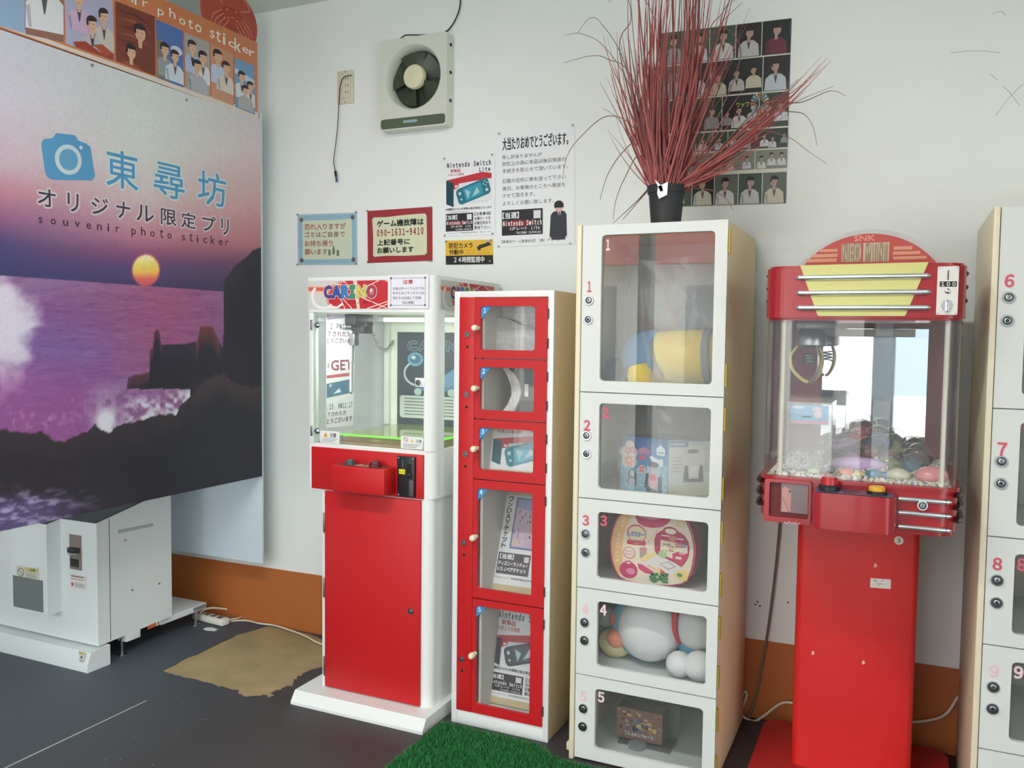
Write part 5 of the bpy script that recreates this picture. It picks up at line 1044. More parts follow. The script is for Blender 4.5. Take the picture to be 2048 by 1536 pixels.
a_, b_ = R2(238, 270), R2(395, 338); p.text('レジスター', a_[0], a_[1], b_[0], b_[1], (116, 132, 190), 4, .08)
rpoly([(225, 365), (250, 358), (400, 372), (415, 382), (410, 420), (300, 412), (228, 402)], (204, 52, 84), 4)
a_, b_ = R2(255, 366), R2(380, 386); p.text('REGISTER', a_[0], a_[1], b_[0], b_[1], WHT, 5, .05); a_, b_ = R2(295, 390), R2(345, 405); p.text('SET', a_[0], a_[1], b_[0], b_[1], WHT, 5, .05)
rell(248, 490, 62, 60, (216, 112, 126), 2); rell(248, 488, 54, 52, (240, 222, 214), 3)
for t, y in (('かんたん', 462), ('おかたづけ', 492)): a_, b_ = R2(204, y), R2(292, y+26); p.text(t, a_[0], a_[1], b_[0], b_[1], (204, 96, 116), 4, .04)
rpoly([(350, 440), (400, 430), (425, 450), (420, 520), (352, 545)], (176, 160, 164), 2); rell(388, 462, 28, 22, (220, 130, 140), 3)
for k in range(6): rbox(436+16*k, 372-21*k, 446+16*k, 384-21*k, (200, 130, 140), 3)
rpoly([(502, 470), (498, 360), (520, 300), (570, 270), (630, 260), (740, 278), (800, 320), (840, 380), (852, 460), (840, 540), (800, 600), (770, 635), (700, 590), (600, 545), (530, 520)], (184, 36, 86), 3)
rell(660, 278, 76, 46, (184, 36, 86), 3); rell(662, 278, 56, 28, (240, 226, 206), 4)
rbox(570, 310, 650, 322, (232, 222, 226), 5); rbox(725, 345, 790, 357, (232, 222, 226), 5); rell(680, 350, 40, 30, (206, 120, 120), 5)
rpoly([(560, 360), (700, 388), (700, 560), (600, 520), (558, 465)], (232, 218, 196), 4); rpoly([(700, 388), (830, 420), (832, 520), (790, 540), (700, 510)], (232, 218, 196), 4)
r8 = random.Random(2)
for k in range(26): rbox(565+r8.uniform(0, 120), 372+r8.uniform(0, 110), 580+r8.uniform(0, 120), 384+r8.uniform(0, 110), r8.choice([(120, 110, 90), (150, 120, 110), (180, 90, 100), (206, 180, 120)]), 5) if False else rell(572+r8.uniform(0, 118), 385+r8.uniform(0, 100), 9, 6, r8.choice([(120, 110, 90), (150, 120, 110), (180, 90, 100), (206, 180, 120)]), 5, 7)
for k in range(16): rbox(708+14*(k % 8), 398+24*(k//8), 719+14*(k % 8), 416+24*(k//8), (208, 70, 80) if k % 8 < 4 else (84, 112, 190), 5)
rpoly([(680, 500), (740, 480), (830, 500), (835, 545), (790, 600), (760, 620), (680, 560)], (206, 58, 96), 6)
for x in (762, 795): rell(x, 497, 13, 14, (238, 222, 222), 7); rell(x, 497, 6, 7, (200, 60, 90), 8)
rbox(712, 528, 770, 552, (236, 214, 214), 7)
rell(580, 505, 44, 38, (168, 196, 140), 7)
rpoly([(350, 590), (420, 560), (510, 500), (620, 550), (780, 640), (700, 720), (600, 715), (480, 660)], (226, 220, 218), 6); rpoly([(550, 605), (640, 575), (715, 630), (640, 662)], (150, 138, 146), 7); rpoly([(562, 606), (638, 583), (700, 628), (640, 652)], (224, 220, 222), 8)
rpoly([(330, 595), (380, 610), (490, 680), (480, 710), (400, 690), (345, 650)], (206, 56, 110), 8); rpoly([(350, 560), (420, 500), (510, 490), (510, 520), (400, 580)], (240, 212, 140), 7); rpoly([(440, 610), (510, 645), (490, 655), (430, 625)], (226, 190, 140), 8)
rell(240, 662, 90, 84, (200, 44, 106), 5); rell(240, 590, 34, 22, (200, 44, 106), 5); rell(240, 590, 20, 11, (240, 222, 208), 6); rell(262, 675, 44, 32, (226, 140, 176), 6)
rpoly([(560, 650), (600, 680), (640, 730), (560, 740)], (210, 84, 84), 9); rpoly([(500, 650), (560, 640), (570, 700), (500, 700)], (236, 204, 150), 8)
for k in range(34): rell(455+r8.uniform(0, 175), 700+r8.uniform(0, 85), 20, 15, r8.choice([(62, 128, 76), (82, 150, 92), (52, 108, 66)]), 10, 8)
rpoly([(680, 715), (730, 680), (790, 660), (855, 690), (820, 775), (760, 770)], (240, 210, 130), 9); rell(752, 715, 28, 20, (70, 150, 96), 11)
for k in range(4): p.line([R2(340+20*k, 735-8*k), R2(460, 772-4*k)], .0012, (226, 222, 226), 11)
p.build('label_print', rg)
# plain round plush cushions, fourth compartment
zf = LZ[4]+.006; wp = mat('white_plush', (230, 230, 234), .95, bump=.6, bscale=260); sb = mat('sky_blue_plush', (120, 186, 222), .95, bump=.6, bscale=260); rp = mat('red_felt', (204, 60, 78), .9); op = mat('orange_plush', (232, 146, 116), .95, bump=.6, bscale=260); yp_ = mat('pale_yellow_plush', (228, 216, 168), .95, bump=.6, bscale=260)
pc = thing('round_plush', 'round sky blue and white plush cushion with red ribbon in the fourth white compartment', 'plush toy', (-.66, 2.58, zf))
MB().ball((-.705, 2.60, zf+.11), .115, .11, .109, 30).build('blue_shell', sb, pc)
MB().ball((-.685, 2.552, zf+.115), .1, .088, .101, 30).build('white_front', wp, pc)
MB().ball((-.540, 2.57, zf+.14), .068, .08, .075, 24).build('white_pad', wp, pc)
MB().lathe([(.058, -.006), (.066, -.006), (.066, .008), (.058, .008)], (-.592, 2.57, zf+.14), (1, -.1, .12), 26).build('ribbon', rp, pc)
MB().ball((-.545, 2.60, zf+.10), .072, .08, .08, 24).build('blue_pad', sb, pc)
for q, r_2 in (((-.575, 2.485, zf+.044), .04), ((-.515, 2.48, zf+.05), .046)): MB().ball(q, r_2, r_2, r_2*.95, 20).build('paw_ball', wp, pc)
sm = thing('small_plush', 'small pale yellow plush with orange pompoms at left of the blue plush cushion', 'plush toy', (-.80, 2.56, zf))
MB().ball((-.80, 2.57, zf+.045), .055, .045, .045, 20).build('body', yp_, sm); MB().ball((-.785, 2.53, zf+.075), .033, .03, .03, 16).build('orange_pompom', op, sm); MB().ball((-.795, 2.55, zf+.125), .024, .022, .022, 16).build('red_pompom', mat('coral_plush', (206, 100, 96), .95), sm); MB().ball((-.83, 2.56, zf+.125), .03, .03, .03, 16).build('grey_pompom', gry, sm)
# card box on a stand, lowest compartment
zf = .012
cb2 = thing('card_box', 'small trading card box with brown and blue cover in the lowest white compartment', 'box', (-.64, 2.56, zf))
a, b = WY(1234, 1412, 2.55), WY(1323, 1530, 2.55)
bz0_, bz1_ = max(b.z, zf+.012), a.z
w = MB().box(a.x, b.x, 2.55, 2.61, bz0_, bz1_, .001).build('carton', mat('grey_carton', (120, 104, 98), .5), cb2)
p = Print((a.x, 2.55, bz1_), (b.x-a.x, 0, 0), (0, 0, bz0_-bz1_), (0, -1, 0)); p.rect(0, 0, 1, 1, (134, 100, 92)); r4 = random.Random(9)
for i in range(60): 
    u, v = r4.random(), r4.random()*.9; s = r4.uniform(.02, .08); p.poly([(min(1, max(0, u+s*cos(t_)*r4.uniform(.5, 1))), min(1, max(0, v+s*sin(t_)*r4.uniform(.5, 1)))) for t_ in (0, 1.2, 2.5, 3.6, 5)], r4.choice([(176, 130, 112), (96, 70, 72), (156, 116, 96), (190, 160, 140), (110, 84, 90)]), 1+i % 3)
for i in range(26):
    u, v = .5+r4.gauss(0, .15), .5+r4.gauss(0, .16); s = r4.uniform(.05, .12); p.poly([(min(.98, max(.02, u+s*cos(t_)*r4.uniform(.4, 1))), min(.98, max(.02, v+s*sin(t_)*r4.uniform(.4, 1)))) for t_ in (0, 1.2, 2.5, 3.6, 5)], r4.choice([(66, 82, 112), (48, 58, 84), (96, 116, 140), (196, 172, 110), (54, 54, 66)]), 4+i % 3)
p.text('フルメタルウォール', .18, .74, .82, .88, (40, 36, 40), 8, .09, ); p.text('フルメタルウォール', .18, .74, .82, .88, (216, 212, 210), 9, .03); p.build('cover_print', cb2)
MB().plate(rrect(a.x+.03, .02, b.x+.035, bz1_+.02, .02), [], (0, 2.63, 0), (1, 0, 0), (0, 0, 1), (0, -1, 0), .004).build('stand_back', glass('smoky_plastic', (.55, .58, .6), .12), cb2)
MB().box(a.x+.01, b.x+.03, 2.53, 2.635, zf, zf+.006, .001).build('stand_foot', glass('smoky_plastic'), cb2)
MB().lathe([(.0, 0), (.028, .0), (.028, .012), (.0, .016)], ((a.x+b.x)/2, 2.53, zf), (0, 0, 1), 16).build('stand_clip', mat('grey_clip', (128, 134, 136), .4), cb2)

# ---------------------------------------------------------------- red capsule claw machine
yb = 2.27; mx0, mx1 = -.328, .133; yk = 2.72; xc = (mx0+mx1)/2
rm = thing('capsule_claw_machine', 'red domed capsule claw machine with chrome bars on a red pedestal', 'claw machine', (xc, 2.6, 0))
red2 = mat('red_pedestal_metal', (204, 32, 32), .35, bump=.35, bscale=260, coat=.25)
MB().prism_z(rrect(-.372, 2.36, .165, 2.875, .05), 0, .035).build('base_plate', mat('dark_red_plate', (168, 30, 32), .4, bump=.1), rm)
ped = MB().prism_z(rrect(-.262, 2.585, .060, 2.86, .022), .035, .82).build('pedestal', red2, rm)
p = Print(WY(1741, 1156, 2.585), WY(1782, 1159, 2.585)-WY(1741, 1156, 2.585), (0, 0, -.027), (0, -1, 0)); p.rect(0, 0, 1, 1, (220, 214, 204)); p.poly([(.15, .3), (.25, .12), (.33, .3)], (120, 116, 110), 1); p.rect(.55, .15, .62, .25, (130, 120, 116), 1); p.rect(.3, .5, .6, .56, (150, 140, 134), 1); p.rect(.35, .65, .5, .7, (150, 140, 134), 1); p.build('rating_label', ped)
p = Print(WY(1797.5, 1081, 2.585), (.012, 0, 0), (0, 0, -.012), (0, -1, 0)); p.ell(0, 0, 1, 1, (226, 214, 204), 0, n=28); p.text('3', -.35, -.5, .35, .5, (44, 36, 36), 1, .02); p.build('round_sticker', ped)
for q in ((1751, 1131), (1626, 1306), (1727, 1325)): P = WY(*q, 2.585); MB().plate([(-.004, -.006), (.004, -.003), (.003, .005), (-.003, .006)], [], (P.x, 2.5845, P.z), (1, 0, 0), (0, 0, 1), (0, -1, 0), .0006).build('paint_chip', mat('pink_chip', (226, 170, 164), .7), ped)
# lower body
plan = rrect(mx0, yb, mx1, yk, .05)
zl0, zl1 = .818, .932
LBw = MB(); LBw.prism_z(plan, zl0+.012, zl1); lb = LBw.build('lower_body', redgloss, rm)
MB().prism_z(rrect(mx0+.006, yb+.004, mx1-.006, yk-.006, .05), zl0, zl0+.013).build('lower_rim', redgloss, rm)
MB().prism_z(rrect(mx0-.004, yb-.004, mx1+.004, yk, .052), zl1-.006, zl1+.004).build('sill', redgloss, rm)
a, b = WY(1541, 962, yb), WY(1617, 1037, yb)
MB().prism_y(rrect(a.x-.012, b.z-.014, b.x+.006, a.z+.008, .006), yb-.014, yb+.002, holes=[rrect(a.x, b.z, b.x, a.z, .004)]).build('chute_frame', redgloss, lb)
MB().box(a.x, b.x, yb-.004, yb+.0, b.z, a.z).build('chute_recess', mat('dark_red_recess', (96, 14, 22), .5), lb)
MB().box(a.x+.028, b.x-.002, yb-.008, yb-.006, b.z+.012, a.z-.002).build('chute_flap', glass('pinkish_flap', (.8, .62, .62), .12), lb)
p = Print((a.x+.028, yb-.008, a.z-.008), (.026, 0, 0), (0, 0, -.07), (0, -1, 0)); p.poly([(.1, .12), (.3, .02), (.8, .1), (.98, .3), (.95, .95), (.1, .95)], (190, 140, 136), 0); p.line([(.15, .4), (.6, .8), (.9, .98)], .06, (140, 90, 92), 1); p.ell(.8, .2, .09, .03, (40, 24, 26), 1); p.build('flap_sticker', lb)
# console
y2_ = 2.185; ca, cbp = WY(1622, 985, y2_), WY(1793, 1000, y2_)
zc1 = WY(1622, 984, y2_).z; zc0 = WY(1626, 1056, y2_).z
cons = MB().prism_z(rrect(ca.x, y2_, cbp.x, yb+.02, .03), zc0, zc1).build('console', redgloss, rm)
p = Print((ca.x+.006, yb-.006, zc1), (cbp.x-ca.x-.012, 0, 0), (0, -(yb-y2_)+.012, 0), (0, 0, 1)); p.rr(0, 0, 1, 1, .07, (86, 92, 112)); p.rr(.05, .12, .4, .9, .05, (84, 72, 116), 1); p.rr(.38, .2, .62, .8, .03, (110, 60, 68), 1); p.poly([(.6, .1), (.95, .2), (.7, .9), (.5, .9)], (140, 104, 108), 1); p.text('1P', .3, .55, .36, .8, (206, 206, 216), 2, .04); p.build('console_print', cons)
for fx, c, r_3, h in ((.2, mat('red_button', (176, 30, 34), .3), .020, .034), (.77, mat('yellow_button', (220, 160, 40), .3), .019, .020)):
    P = Vector((ca.x+(cbp.x-ca.x)*fx, (yb+y2_)/2+.002, zc1))
    MB().lathe([(r_3*1.25, 0), (r_3*1.25, h*.35), (r_3*1.05, h*.45)], P, (0, 0, 1), 24).build('button_collar', black, cons)
    MB().lathe([(r_3, h*.3), (r_3, h*.8), (r_3*.85, h), (0, h*1.03)], P, (0, 0, 1), 24).build('button', c, cons)
# chrome bars on the lower right and bumpers on the sides
dkb2 = mat('dark_chrome', (96, 90, 86), .25, .9)
for ya in (995, 1022.5, 1050.5):
    z = WY(1800, ya, yb).z-.002; xa_, xb_ = WY(1797, ya, yb).x, WY(1903, ya, yb).x
    MB().tube([(xa_, yb-.003, z), (xb_-.008, yb-.003, z), (xb_, yb-.0, z)], [.006, .006, .003], 12).build('chrome_bar', MATS['bright_chrome'], lb); MB().cyl((xb_-.012, yb-.003, z), (xb_-.010, yb-.003, z), .006).build('bar_ring', black, lb)
lp_ = WY(1845, 1010, yb); lock(lb, (lp_.x, yb-.005, lp_.z), .0125)
for sgn, xx_ in ((-1, mx0), (1, mx1)):
    for k in range(3):
        z = .918-.030*k
        MB().ball((xx_, yb+.10, z), .016, .10, .011, 16).build('bumper', dkb2, lb)
    for k in range(3):
        z = 1.452-.033*k; MB().ball((xx_+sgn*.001, yb+.10, z), .006, .05, .006, 12).build('side_stud', dkb2, rm)
P = WY(1585, 1046, yb-.014); p = Print((P.x-.02, yb-.0142, P.z+.004), (.04, 0, 0), (0, 0, -.008), (0, -1, 0))
for pts in ([(.0, .2), (.1, .9), (.3, .1)], [(.36, .1), (.4, .9)], [(.46, .5), (.6, .4)], [(.66, .1), (.7, .9), (.76, .3)], [(.84, .4), (.98, .6)]): p.line(pts, .04, (226, 196, 196), 1)
p.build('scrawled_mark', lb)
# head
zh0, zh1 = 1.336, 1.473
head = MB().prism_z(plan, zh0+.006, zh1-.006).build('head', redgloss, rm)
MB().prism_z(rrect(mx0+.006, yb+.006, mx1-.006, yk-.006, .05), zh0, zh1).build('head_core', redgloss, rm)
H = lambda x, y: WY(1500+x/4.452, 440+y/4.452, yb)
tz = [H(447, 405), H(1590, 375), H(1385, 848), H(1375, 855), H(612, 855), H(600, 845)]
MB().prism_y([(q.x, q.z) for q in tz], yb-.002, yb+.001).build('yellow_panel', mat('pale_yellow_panel', (200, 196, 122), .35), head)
for y_l, y_r in ((517, 495), (655, 637), (787, 775)):
    L0, L1 = H(408, y_l), H(1612, y_r); zz = (L0.z+L1.z)/2
    MB().tube([(L0.x, yb-.003, zz), (L0.x+.008, yb-.005, zz), (L1.x-.008, yb-.005, zz), (L1.x, yb-.003, zz)], [.002, .0066, .0066, .002], 12).build('chrome_bar', MATS['bright_chrome'], head)
a, b = H(1672, 415), H(1845, 845)
cpn = MB().prism_y(rrect(a.x, b.z, b.x, a.z, .003), yb-.003, yb+.001).build('coin_plate', mat('pale_metal_plate', (214, 210, 204), .35, .3), head)
cxp = (a.x+b.x)/2; hh = a.z-b.z
MB().box(cxp-.001, cxp+.001, yb-.005, yb-.002, a.z-hh*.28, a.z-hh*.08).build('coin_slot', dark, cpn)
p = Print((a.x, yb-.003, a.z), (b.x-a.x, 0, 0), (0, 0, -hh), (0, -1, 0)); p.rect(.12, .31, .92, .42, (44, 40, 40)); p.text('100', .2, .325, .86, .405, (220, 216, 210), 1, .03); p.build('price_print', cpn)
MB().lathe([(.006, 0), (.006, .003), (.003, .005), (0, .005)], (cxp, yb-.003, a.z-hh*.51), (0, -1, 0), 14).build('reject_button', chrome, cpn)
MB().lathe([(.013, 0), (.012, .003), (.0, .003)], (cxp, yb-.003, b.z+hh*.2), (0, -1, 0), 8).build('coin_return_cup', steel, cpn); MB().box(cxp-.004, cxp+.004, yb-.012, yb-.005, b.z+hh*.06, b.z+hh*.3, .001).build('coin_return_flap', chrome, cpn)
for q in ((a.x+.004, a.z-.004), (b.x-.004, a.z-.004), (a.x+.004, b.z+.004), (b.x-.004, b.z+.004)): MB().lathe([(.002, 0), (.002, .001), (0, .0015)], (q[0], yb-.003, q[1]), (0, -1, 0), 8).build('screw', steel, cpn)
yd = 2.37
e0, e1, et = WY(1590, 526, yd), WY(1893, 521, yd), WY(1743, 458, yd); ez = zh1-.004; ex = (e0.x+e1.x)/2; hw = (e1.x-e0.x)/2; ht = et.z-ez
R_ = (hw*hw+ht*ht)/(2*ht); ang0 = math.asin(hw/R_)
def arc(r, n=30): 
    a_ = math.acos(min(1, (R_-ht)/r)); return [(ex+r*sin(-a_+2*a_*i/n), ez+ht-R_+r*cos(-a_+2*a_*i/n)) for i in range(n+1)]
MB().prism_y(arc(R_), yd, yd+.07).build('dome', mat('grey_dome_rim', (176, 176, 174), .4), rm)
df = MB().prism_y(arc(R_-.012), yd-.004, yd).build('dome_face', mat('dull_red_face', (176, 66, 58), .5), rm)
HD = lambda x, y: WY(1500+x/4.452, 440+y/4.452, yd-.004)
p = Print((0, yd-.004, 0), (1, 0, 0), (0, 0, -1), (0, -1, 0)); bg_ = (196, 166, 130)
def drect(x0, y0, x1, y1, col, L=1): A_, B_ = HD(x0, y0), HD(x1, y1); p.rect(A_.x, -A_.z, B_.x, -B_.z, col, L)
def dtext(t, x0, y0, x1, y1, col, b=.03, L=2): A_, B_ = HD(x0, y0), HD(x1, y1); p.text(t, A_.x, -A_.z, B_.x, -B_.z, col, L, b, mono=False)
for q in ((620, 262, 780, 282), (555, 306, 778, 330), (505, 348, 772, 372), (1278, 236, 1445, 262), (1270, 282, 1515, 304), (1275, 326, 1570, 346)): drect(*q, (200, 140, 112))
dtext('SNK', 930, 140, 1112, 184, (206, 130, 114), .06); drect(815, 212, 988, 372, (158, 130, 106), 1); drect(1010, 203, 1236, 368, (158, 130, 106), 1); dtext('NEO', 820, 216, 982, 368, (186, 170, 142), .04); dtext('MINI', 1016, 208, 1230, 364, (186, 170, 142), .04)
for i in range(20):
    x = 820+i*21
    if 980 < x < 1012: continue
    drect(x, 214, x+4, 368, (140, 116, 98), 3)
p.build('dome_print', df)
# clear case, tubes, rear wall with mirror
acr = glass('clear_acrylic_case', (.96, .96, .96), .02, 1.49)
pin = rrect(mx0+.007, yb+.007, mx1-.007, yk-.01, .045)
pou = rrect(mx0+.004, yb+.004, mx1-.004, yk-.007, .047)
MB().plate(pou, [pin], (0, 0, zl1), (1, 0, 0), (0, 1, 0), (0, 0, 1), zh0-zl1).build('clear_case', acr, rm)
for q in ((1565, 780), (1890, 790)):
    x = WY(*q, yb+.025).x; MB().cyl((x, yb+.025, zl1), (x, yb+.025, zh0), .0055, n=14).build('lamp_tube', mat('cream_tube', (206, 196, 176), .3), rm)
rearm = mat('maroon_rear_wall', (128, 54, 62), .5)
ym = yk-.02
MB().box(mx0+.02, mx1-.02, ym, ym+.008, zl1, zh0).build('rear_wall', rearm, rm)
a, b = WY(1648, 657, ym), WY(1850, 860, ym)
MB().box(a.x, b.x, ym-.004, ym-.0005, zl1+.002, a.z).build('mirror', mat('mirror_silver', (236, 240, 242), .02, 1), rm)
# gantry and claw
MB().box(WY(1735, 690, 2.55).x-.12, WY(1830, 690, 2.55).x, 2.53, 2.55, 1.298, 1.318, .001).build('gantry_rail', mat('grey_rail', (160, 158, 152), .4), rm)
cw = WY(1622, 690, 2.44)
MB().box(cw.x-.035, cw.x+.06, 2.40, 2.56, 1.315, 1.336, .002).build('gantry_carriage', dkb2, rm)
MB().lathe([(0, .05), (.022, .048), (.036, .035), (.042, .012), (.042, 0), (.03, -.006), (0, -.006)], (cw.x, 2.44, cw.z-.0), (0, 0, 1), 26).build('claw_body', steel, rm)
MB().cyl((cw.x, 2.44, cw.z+.045), (cw.x, 2.44, 1.32), .008).build('claw_shaft', steel, rm)
yc_ = mat('cream_claw_arm', (222, 200, 120), .4)
for k in range(3):
    a_ = -pi/2+.5+2*pi*k/3; d_ = Vector((cos(a_), sin(a_), 0)); c0 = Vector((cw.x, 2.44, cw.z-.002))
    pts = smooth_path([c0+d_*.034, c0+d_*.052+Vector((0, 0, -.03)), c0+d_*.046+Vector((0, 0, -.065)), c0+d_*.02+Vector((0, 0, -.092)), c0+d_*.004+Vector((0, 0, -.098))], 5)
    MB().tube(pts, [.003+.0018*min(1, i/8) for i in range(len(pts))], 6).build('claw_arm', yc_ if k else mat('steel_claw_arm', (196, 192, 180), .3, .6), rm)
MB().tube([c0+Vector((.02*cos(t_), .02*sin(t_), -.02-.0008*i)) for i, t_ in enumerate([i*.5 for i in range(40)])], .0025, 5).build('coil_spring', steel, rm)
# acrylic chute with blue card
ya_ = 2.33; a, b = WY(1573, 803, ya_), WY(1662, 934, ya_)
ch = MB(); ch.box(a.x, b.x, ya_, ya_+.003, zl1+.004, a.z); ch.box(b.x-.003, b.x, ya_+.003, ya_+.13, zl1+.004, a.z); ch.build('chute_guard', glass('milky_acrylic', (.86, .87, .88), .16, 1.49), rm)
a, b = WY(1581, 808, ya_+.006), WY(1657, 850, ya_+.006); p = Print((a.x, ya_+.003, a.z), (b.x-a.x, 0, 0), (0, 0, b.z-a.z), (0, -1, 0), .0036); p.rect(0, 0, 1, 1, (150, 186, 216)); p.ell(.22, .14, .16, .07, (220, 216, 226), 1); p.ell(.7, .2, .12, .12, (216, 200, 210), 1); p.poly([(.6, .4), (.8, .3), (.85, .6), (.68, .7)], (224, 206, 206), 1); p.rect(.32, .58, .56, .66, (96, 130, 130), 1); p.rect(0, .82, 1, .98, (206, 160, 176), 1); p.build('blue_card', rm)
# gravel bed and capsules
gr = MB(); r5 = random.Random(21)
gcol = [mat('white_gravel', (226, 222, 212), .6), mat('beige_gravel', (196, 184, 160), .6), mat('dark_gravel', (96, 96, 100), .6), mat('pink_gravel', (214, 160, 160), .6), mat('blue_gravel', (120, 150, 180), .6)]
def hmap(x, y): return zl1+.004+.012*max(0, (y-yb)/.4)+.035*math.exp(-((x+.06)/.09)**2-((y-2.52)/.1)**2)
bed = MB(); n = 24
vs = [(mx0+.016+(mx1-mx0-.032)*i/n, yb+.016+(yk-.05-yb)*j/n, hmap(mx0+.016+(mx1-mx0-.032)*i/n, yb+.016+(yk-.05-yb)*j/n)) for i in range(n+1) for j in range(n+1)]
bed.add(vs, [(i*(n+1)+j, (i+1)*(n+1)+j, (i+1)*(n+1)+j+1, i*(n+1)+j+1) for i in range(n) for j in range(n)])
bed.build('gravel_base', gcol[1], rm)
for i in range(1500):
    x, y = r5.uniform(mx0+.022, mx1-.022), yb+.02+(yk-.06-yb)*r5.random()**1.6; s = r5.uniform(.004, .009)
    if x < mx0+.05 and y < yb+.05 and (x-mx0-.05)**2+(y-yb-.05)**2 > .001: continue
    if x > mx1-.05 and y < yb+.05 and (x-mx1+.05)**2+(y-yb-.05)**2 > .001: continue
    c = Vector((x, y, hmap(x, y)+s*.4)); A1, A2 = Vector((r5.uniform(-1, 1), r5.uniform(-1, 1), r5.uniform(-1, 1))).normalized(), None
    B1 = A1.orthogonal().normalized(); C1 = A1.cross(B1); k = r5.choices(range(5), (60, 25, 6, 6, 5))[0]
    gr.add([c+A1*s, c-A1*s*.8, c+B1*s*.8, c-B1*s, c+C1*s*.7, c-C1*s*.9], [(0, 2, 4), (2, 1, 4), (1, 3, 4), (3, 0, 4), (2, 0, 5), (1, 2, 5), (3, 1, 5), (0, 3, 5)], k)
g_ = gr.build('gravel', gcol, rm, 0); g_['kind'] = 'stuff'
capc = glass('capsule_clear_half', (.9, .9, .9), .08, 1.45)
caps = [(-.10, 2.60, .10, .042), (-.055, 2.575, .088, .040), (-.13, 2.55, .075, .036), (-.075, 2.51, .06, .042), (-.02, 2.60, .066, .038), (-.165, 2.60, .06, .036), (-.03, 2.52, .045, .040), (.035, 2.53, .036, .040), (-.12, 2.47, .042, .040), (-.02, 2.455, .036, .036), (.05, 2.60, .045, .037), (-.2, 2.54, .036, .036), (-.16, 2.48, .034, .034), (.03, 2.46, .033, .034)]
cc = [((190, 96, 96), 'coral'), ((96, 120, 150), 'slate blue'), ((176, 150, 190), 'lilac'), ((150, 110, 100), 'brown'), ((196, 186, 150), 'beige'), ((110, 150, 170), 'sky blue'), ((206, 130, 130), 'pink'), ((96, 88, 100), 'charcoal'), ((196, 160, 206), 'violet'), ((160, 170, 140), 'sage'), ((122, 66, 72), 'maroon'), ((206, 196, 196), 'pale grey'), ((160, 120, 90), 'tan'), ((90, 130, 150), 'teal')]
caps_sorted = list(zip(caps, cc))
for (x, y, z, r), (c, cn_) in caps_sorted:
    z0 = zl1+.004+z-.012; P = (x, y, z0)
    cp2 = thing('prize_capsule', 'prize capsule with %s lower half and clear dome inside the red domed machine' % cn_, 'capsule', (x, y, z0-r), 'capsules in the red domed machine')
    MB().ball(P, r, r, r, 20, h0=-pi/2, h1=0).build('coloured_half', mat('capsule_'+cn_.replace(' ', '_'), c, .35), cp2)
    MB().ball(P, r, r, r, 20, h0=0, h1=pi/2).build('clear_half', capc, cp2)
    MB().ball((x, y, z0), r*.7, r*.7, r*.5, 10).build('prize', mat('capsule_'+cn_.replace(' ', '_'), c), cp2)
vio = thing('plush_prize', 'lilac plush strip lying in front of the capsules in the red machine', 'prize', (-.10, 2.40, .945))
MB().ball((-.10, 2.42, .958), .075, .03, .022, 18).build('body', mat('lilac_plush', (206, 176, 220), .9, bump=.5, bscale=200), vio)
for x, y, s, c, nm in ((-.12, 2.335, .017, (226, 150, 130), 'coral'), (-.09, 2.33, .014, (222, 204, 150), 'cream'), (-.055, 2.335, .018, (90, 130, 160), 'blue'), (-.03, 2.34, .014, (54, 112, 160), 'deep blue'), (.0, 2.335, .024, (216, 214, 190), 'ivory'), (.075, 2.34, .032, (222, 150, 150), 'pink'), (-.2, 2.33, .014, (196, 214, 190), 'mint')):
    tag(MB().ball((x, y, hmap(x, y)+s*.5), s*1.2, s, s*.75, 14).build('glass_pebble', mat('pebble_'+nm.replace(' ', '_'), c, .2)), '%s glass pebble on the gravel at the front of the red machine' % nm, 'pebble', 'pebbles in the red domed machine')

# cables around the red machine
tag(MB().tube(smooth_path([WY(x, y, YB-.02) for x, y in [(1560, 1035), (1558, 1065), (1552, 1130), (1545, 1190), (1535, 1265), (1525, 1320), (1513, 1385), (1500, 1430), (1490, 1450)]]), .0042).build('power_cable', cable_g), 'grey cable hanging down the wall left of the red pedestal', 'cable')
tag(MB().tube(smooth_path([WY(x, y, YB-.03) for x, y in [(1484, 1440), (1480, 1415), (1488, 1385), (1494, 1388), (1489, 1405), (1482, 1425), (1492, 1437), (1510, 1442), (1530, 1430), (1560, 1408), (1585, 1406), (1640, 1420), (1700, 1440), (1780, 1444), (1830, 1444), (1870, 1438), (1895, 1425), (1915, 1395), (1930, 1380), (1950, 1378)]]), .0042).build('power_cable', cable_w), 'long white cable looping along the wall behind the red pedestal', 'cable')

# ---------------------------------------------------------------- red grass plant on the locker
yp = 2.56; pa, pb = WY(1295, 375, yp), WY(1372, 371, yp); pcx = (pa.x+pb.x)/2; zr = (pa.z+pb.z)/2; zp = LZ[0]+.0015
plant = thing('potted_grass', 'artificial red grass in a black pot on top of the white locker', 'plant', (pcx, yp, zp))
rr0 = (pb.x-pa.x)/2
MB().lathe([(rr0*.74, 0), (rr0*.90, zr-zp-.022), (rr0*.96, zr-zp-.022), (rr0, zr-zp), (rr0*.92, zr-zp), (rr0*.88, zr-zp-.015), (0, zr-zp-.015)], (pcx, yp, zp), (0, 0, 1), 28).build('pot', mat('black_nursery_pot', (38, 40, 44), .6), plant)
p0 = WY(1316, 373, yp-rr0-.004)
tgm = MB(); tgm.plate([(0, 0), (.03, .012), (.028, -.026), (.004, -.036), (-.002, -.02)], [], p0, (1, 0, 0), (0, 0, 1), (0, -1, 0), .001); tgm.plate([(-.01, .02), (.012, .0), (.016, -.014), (.008, -.016)], [], p0, (1, 0, 0), (0, 0, 1), (0, -1, .3), .001); tgm.build('care_tag', paper, plant, 0)
g3 = [mat('red_grass_blade', (160, 80, 74), .6), mat('dark_red_grass_blade', (128, 62, 60), .6), mat('brown_grass_blade', (120, 84, 76), .6)]
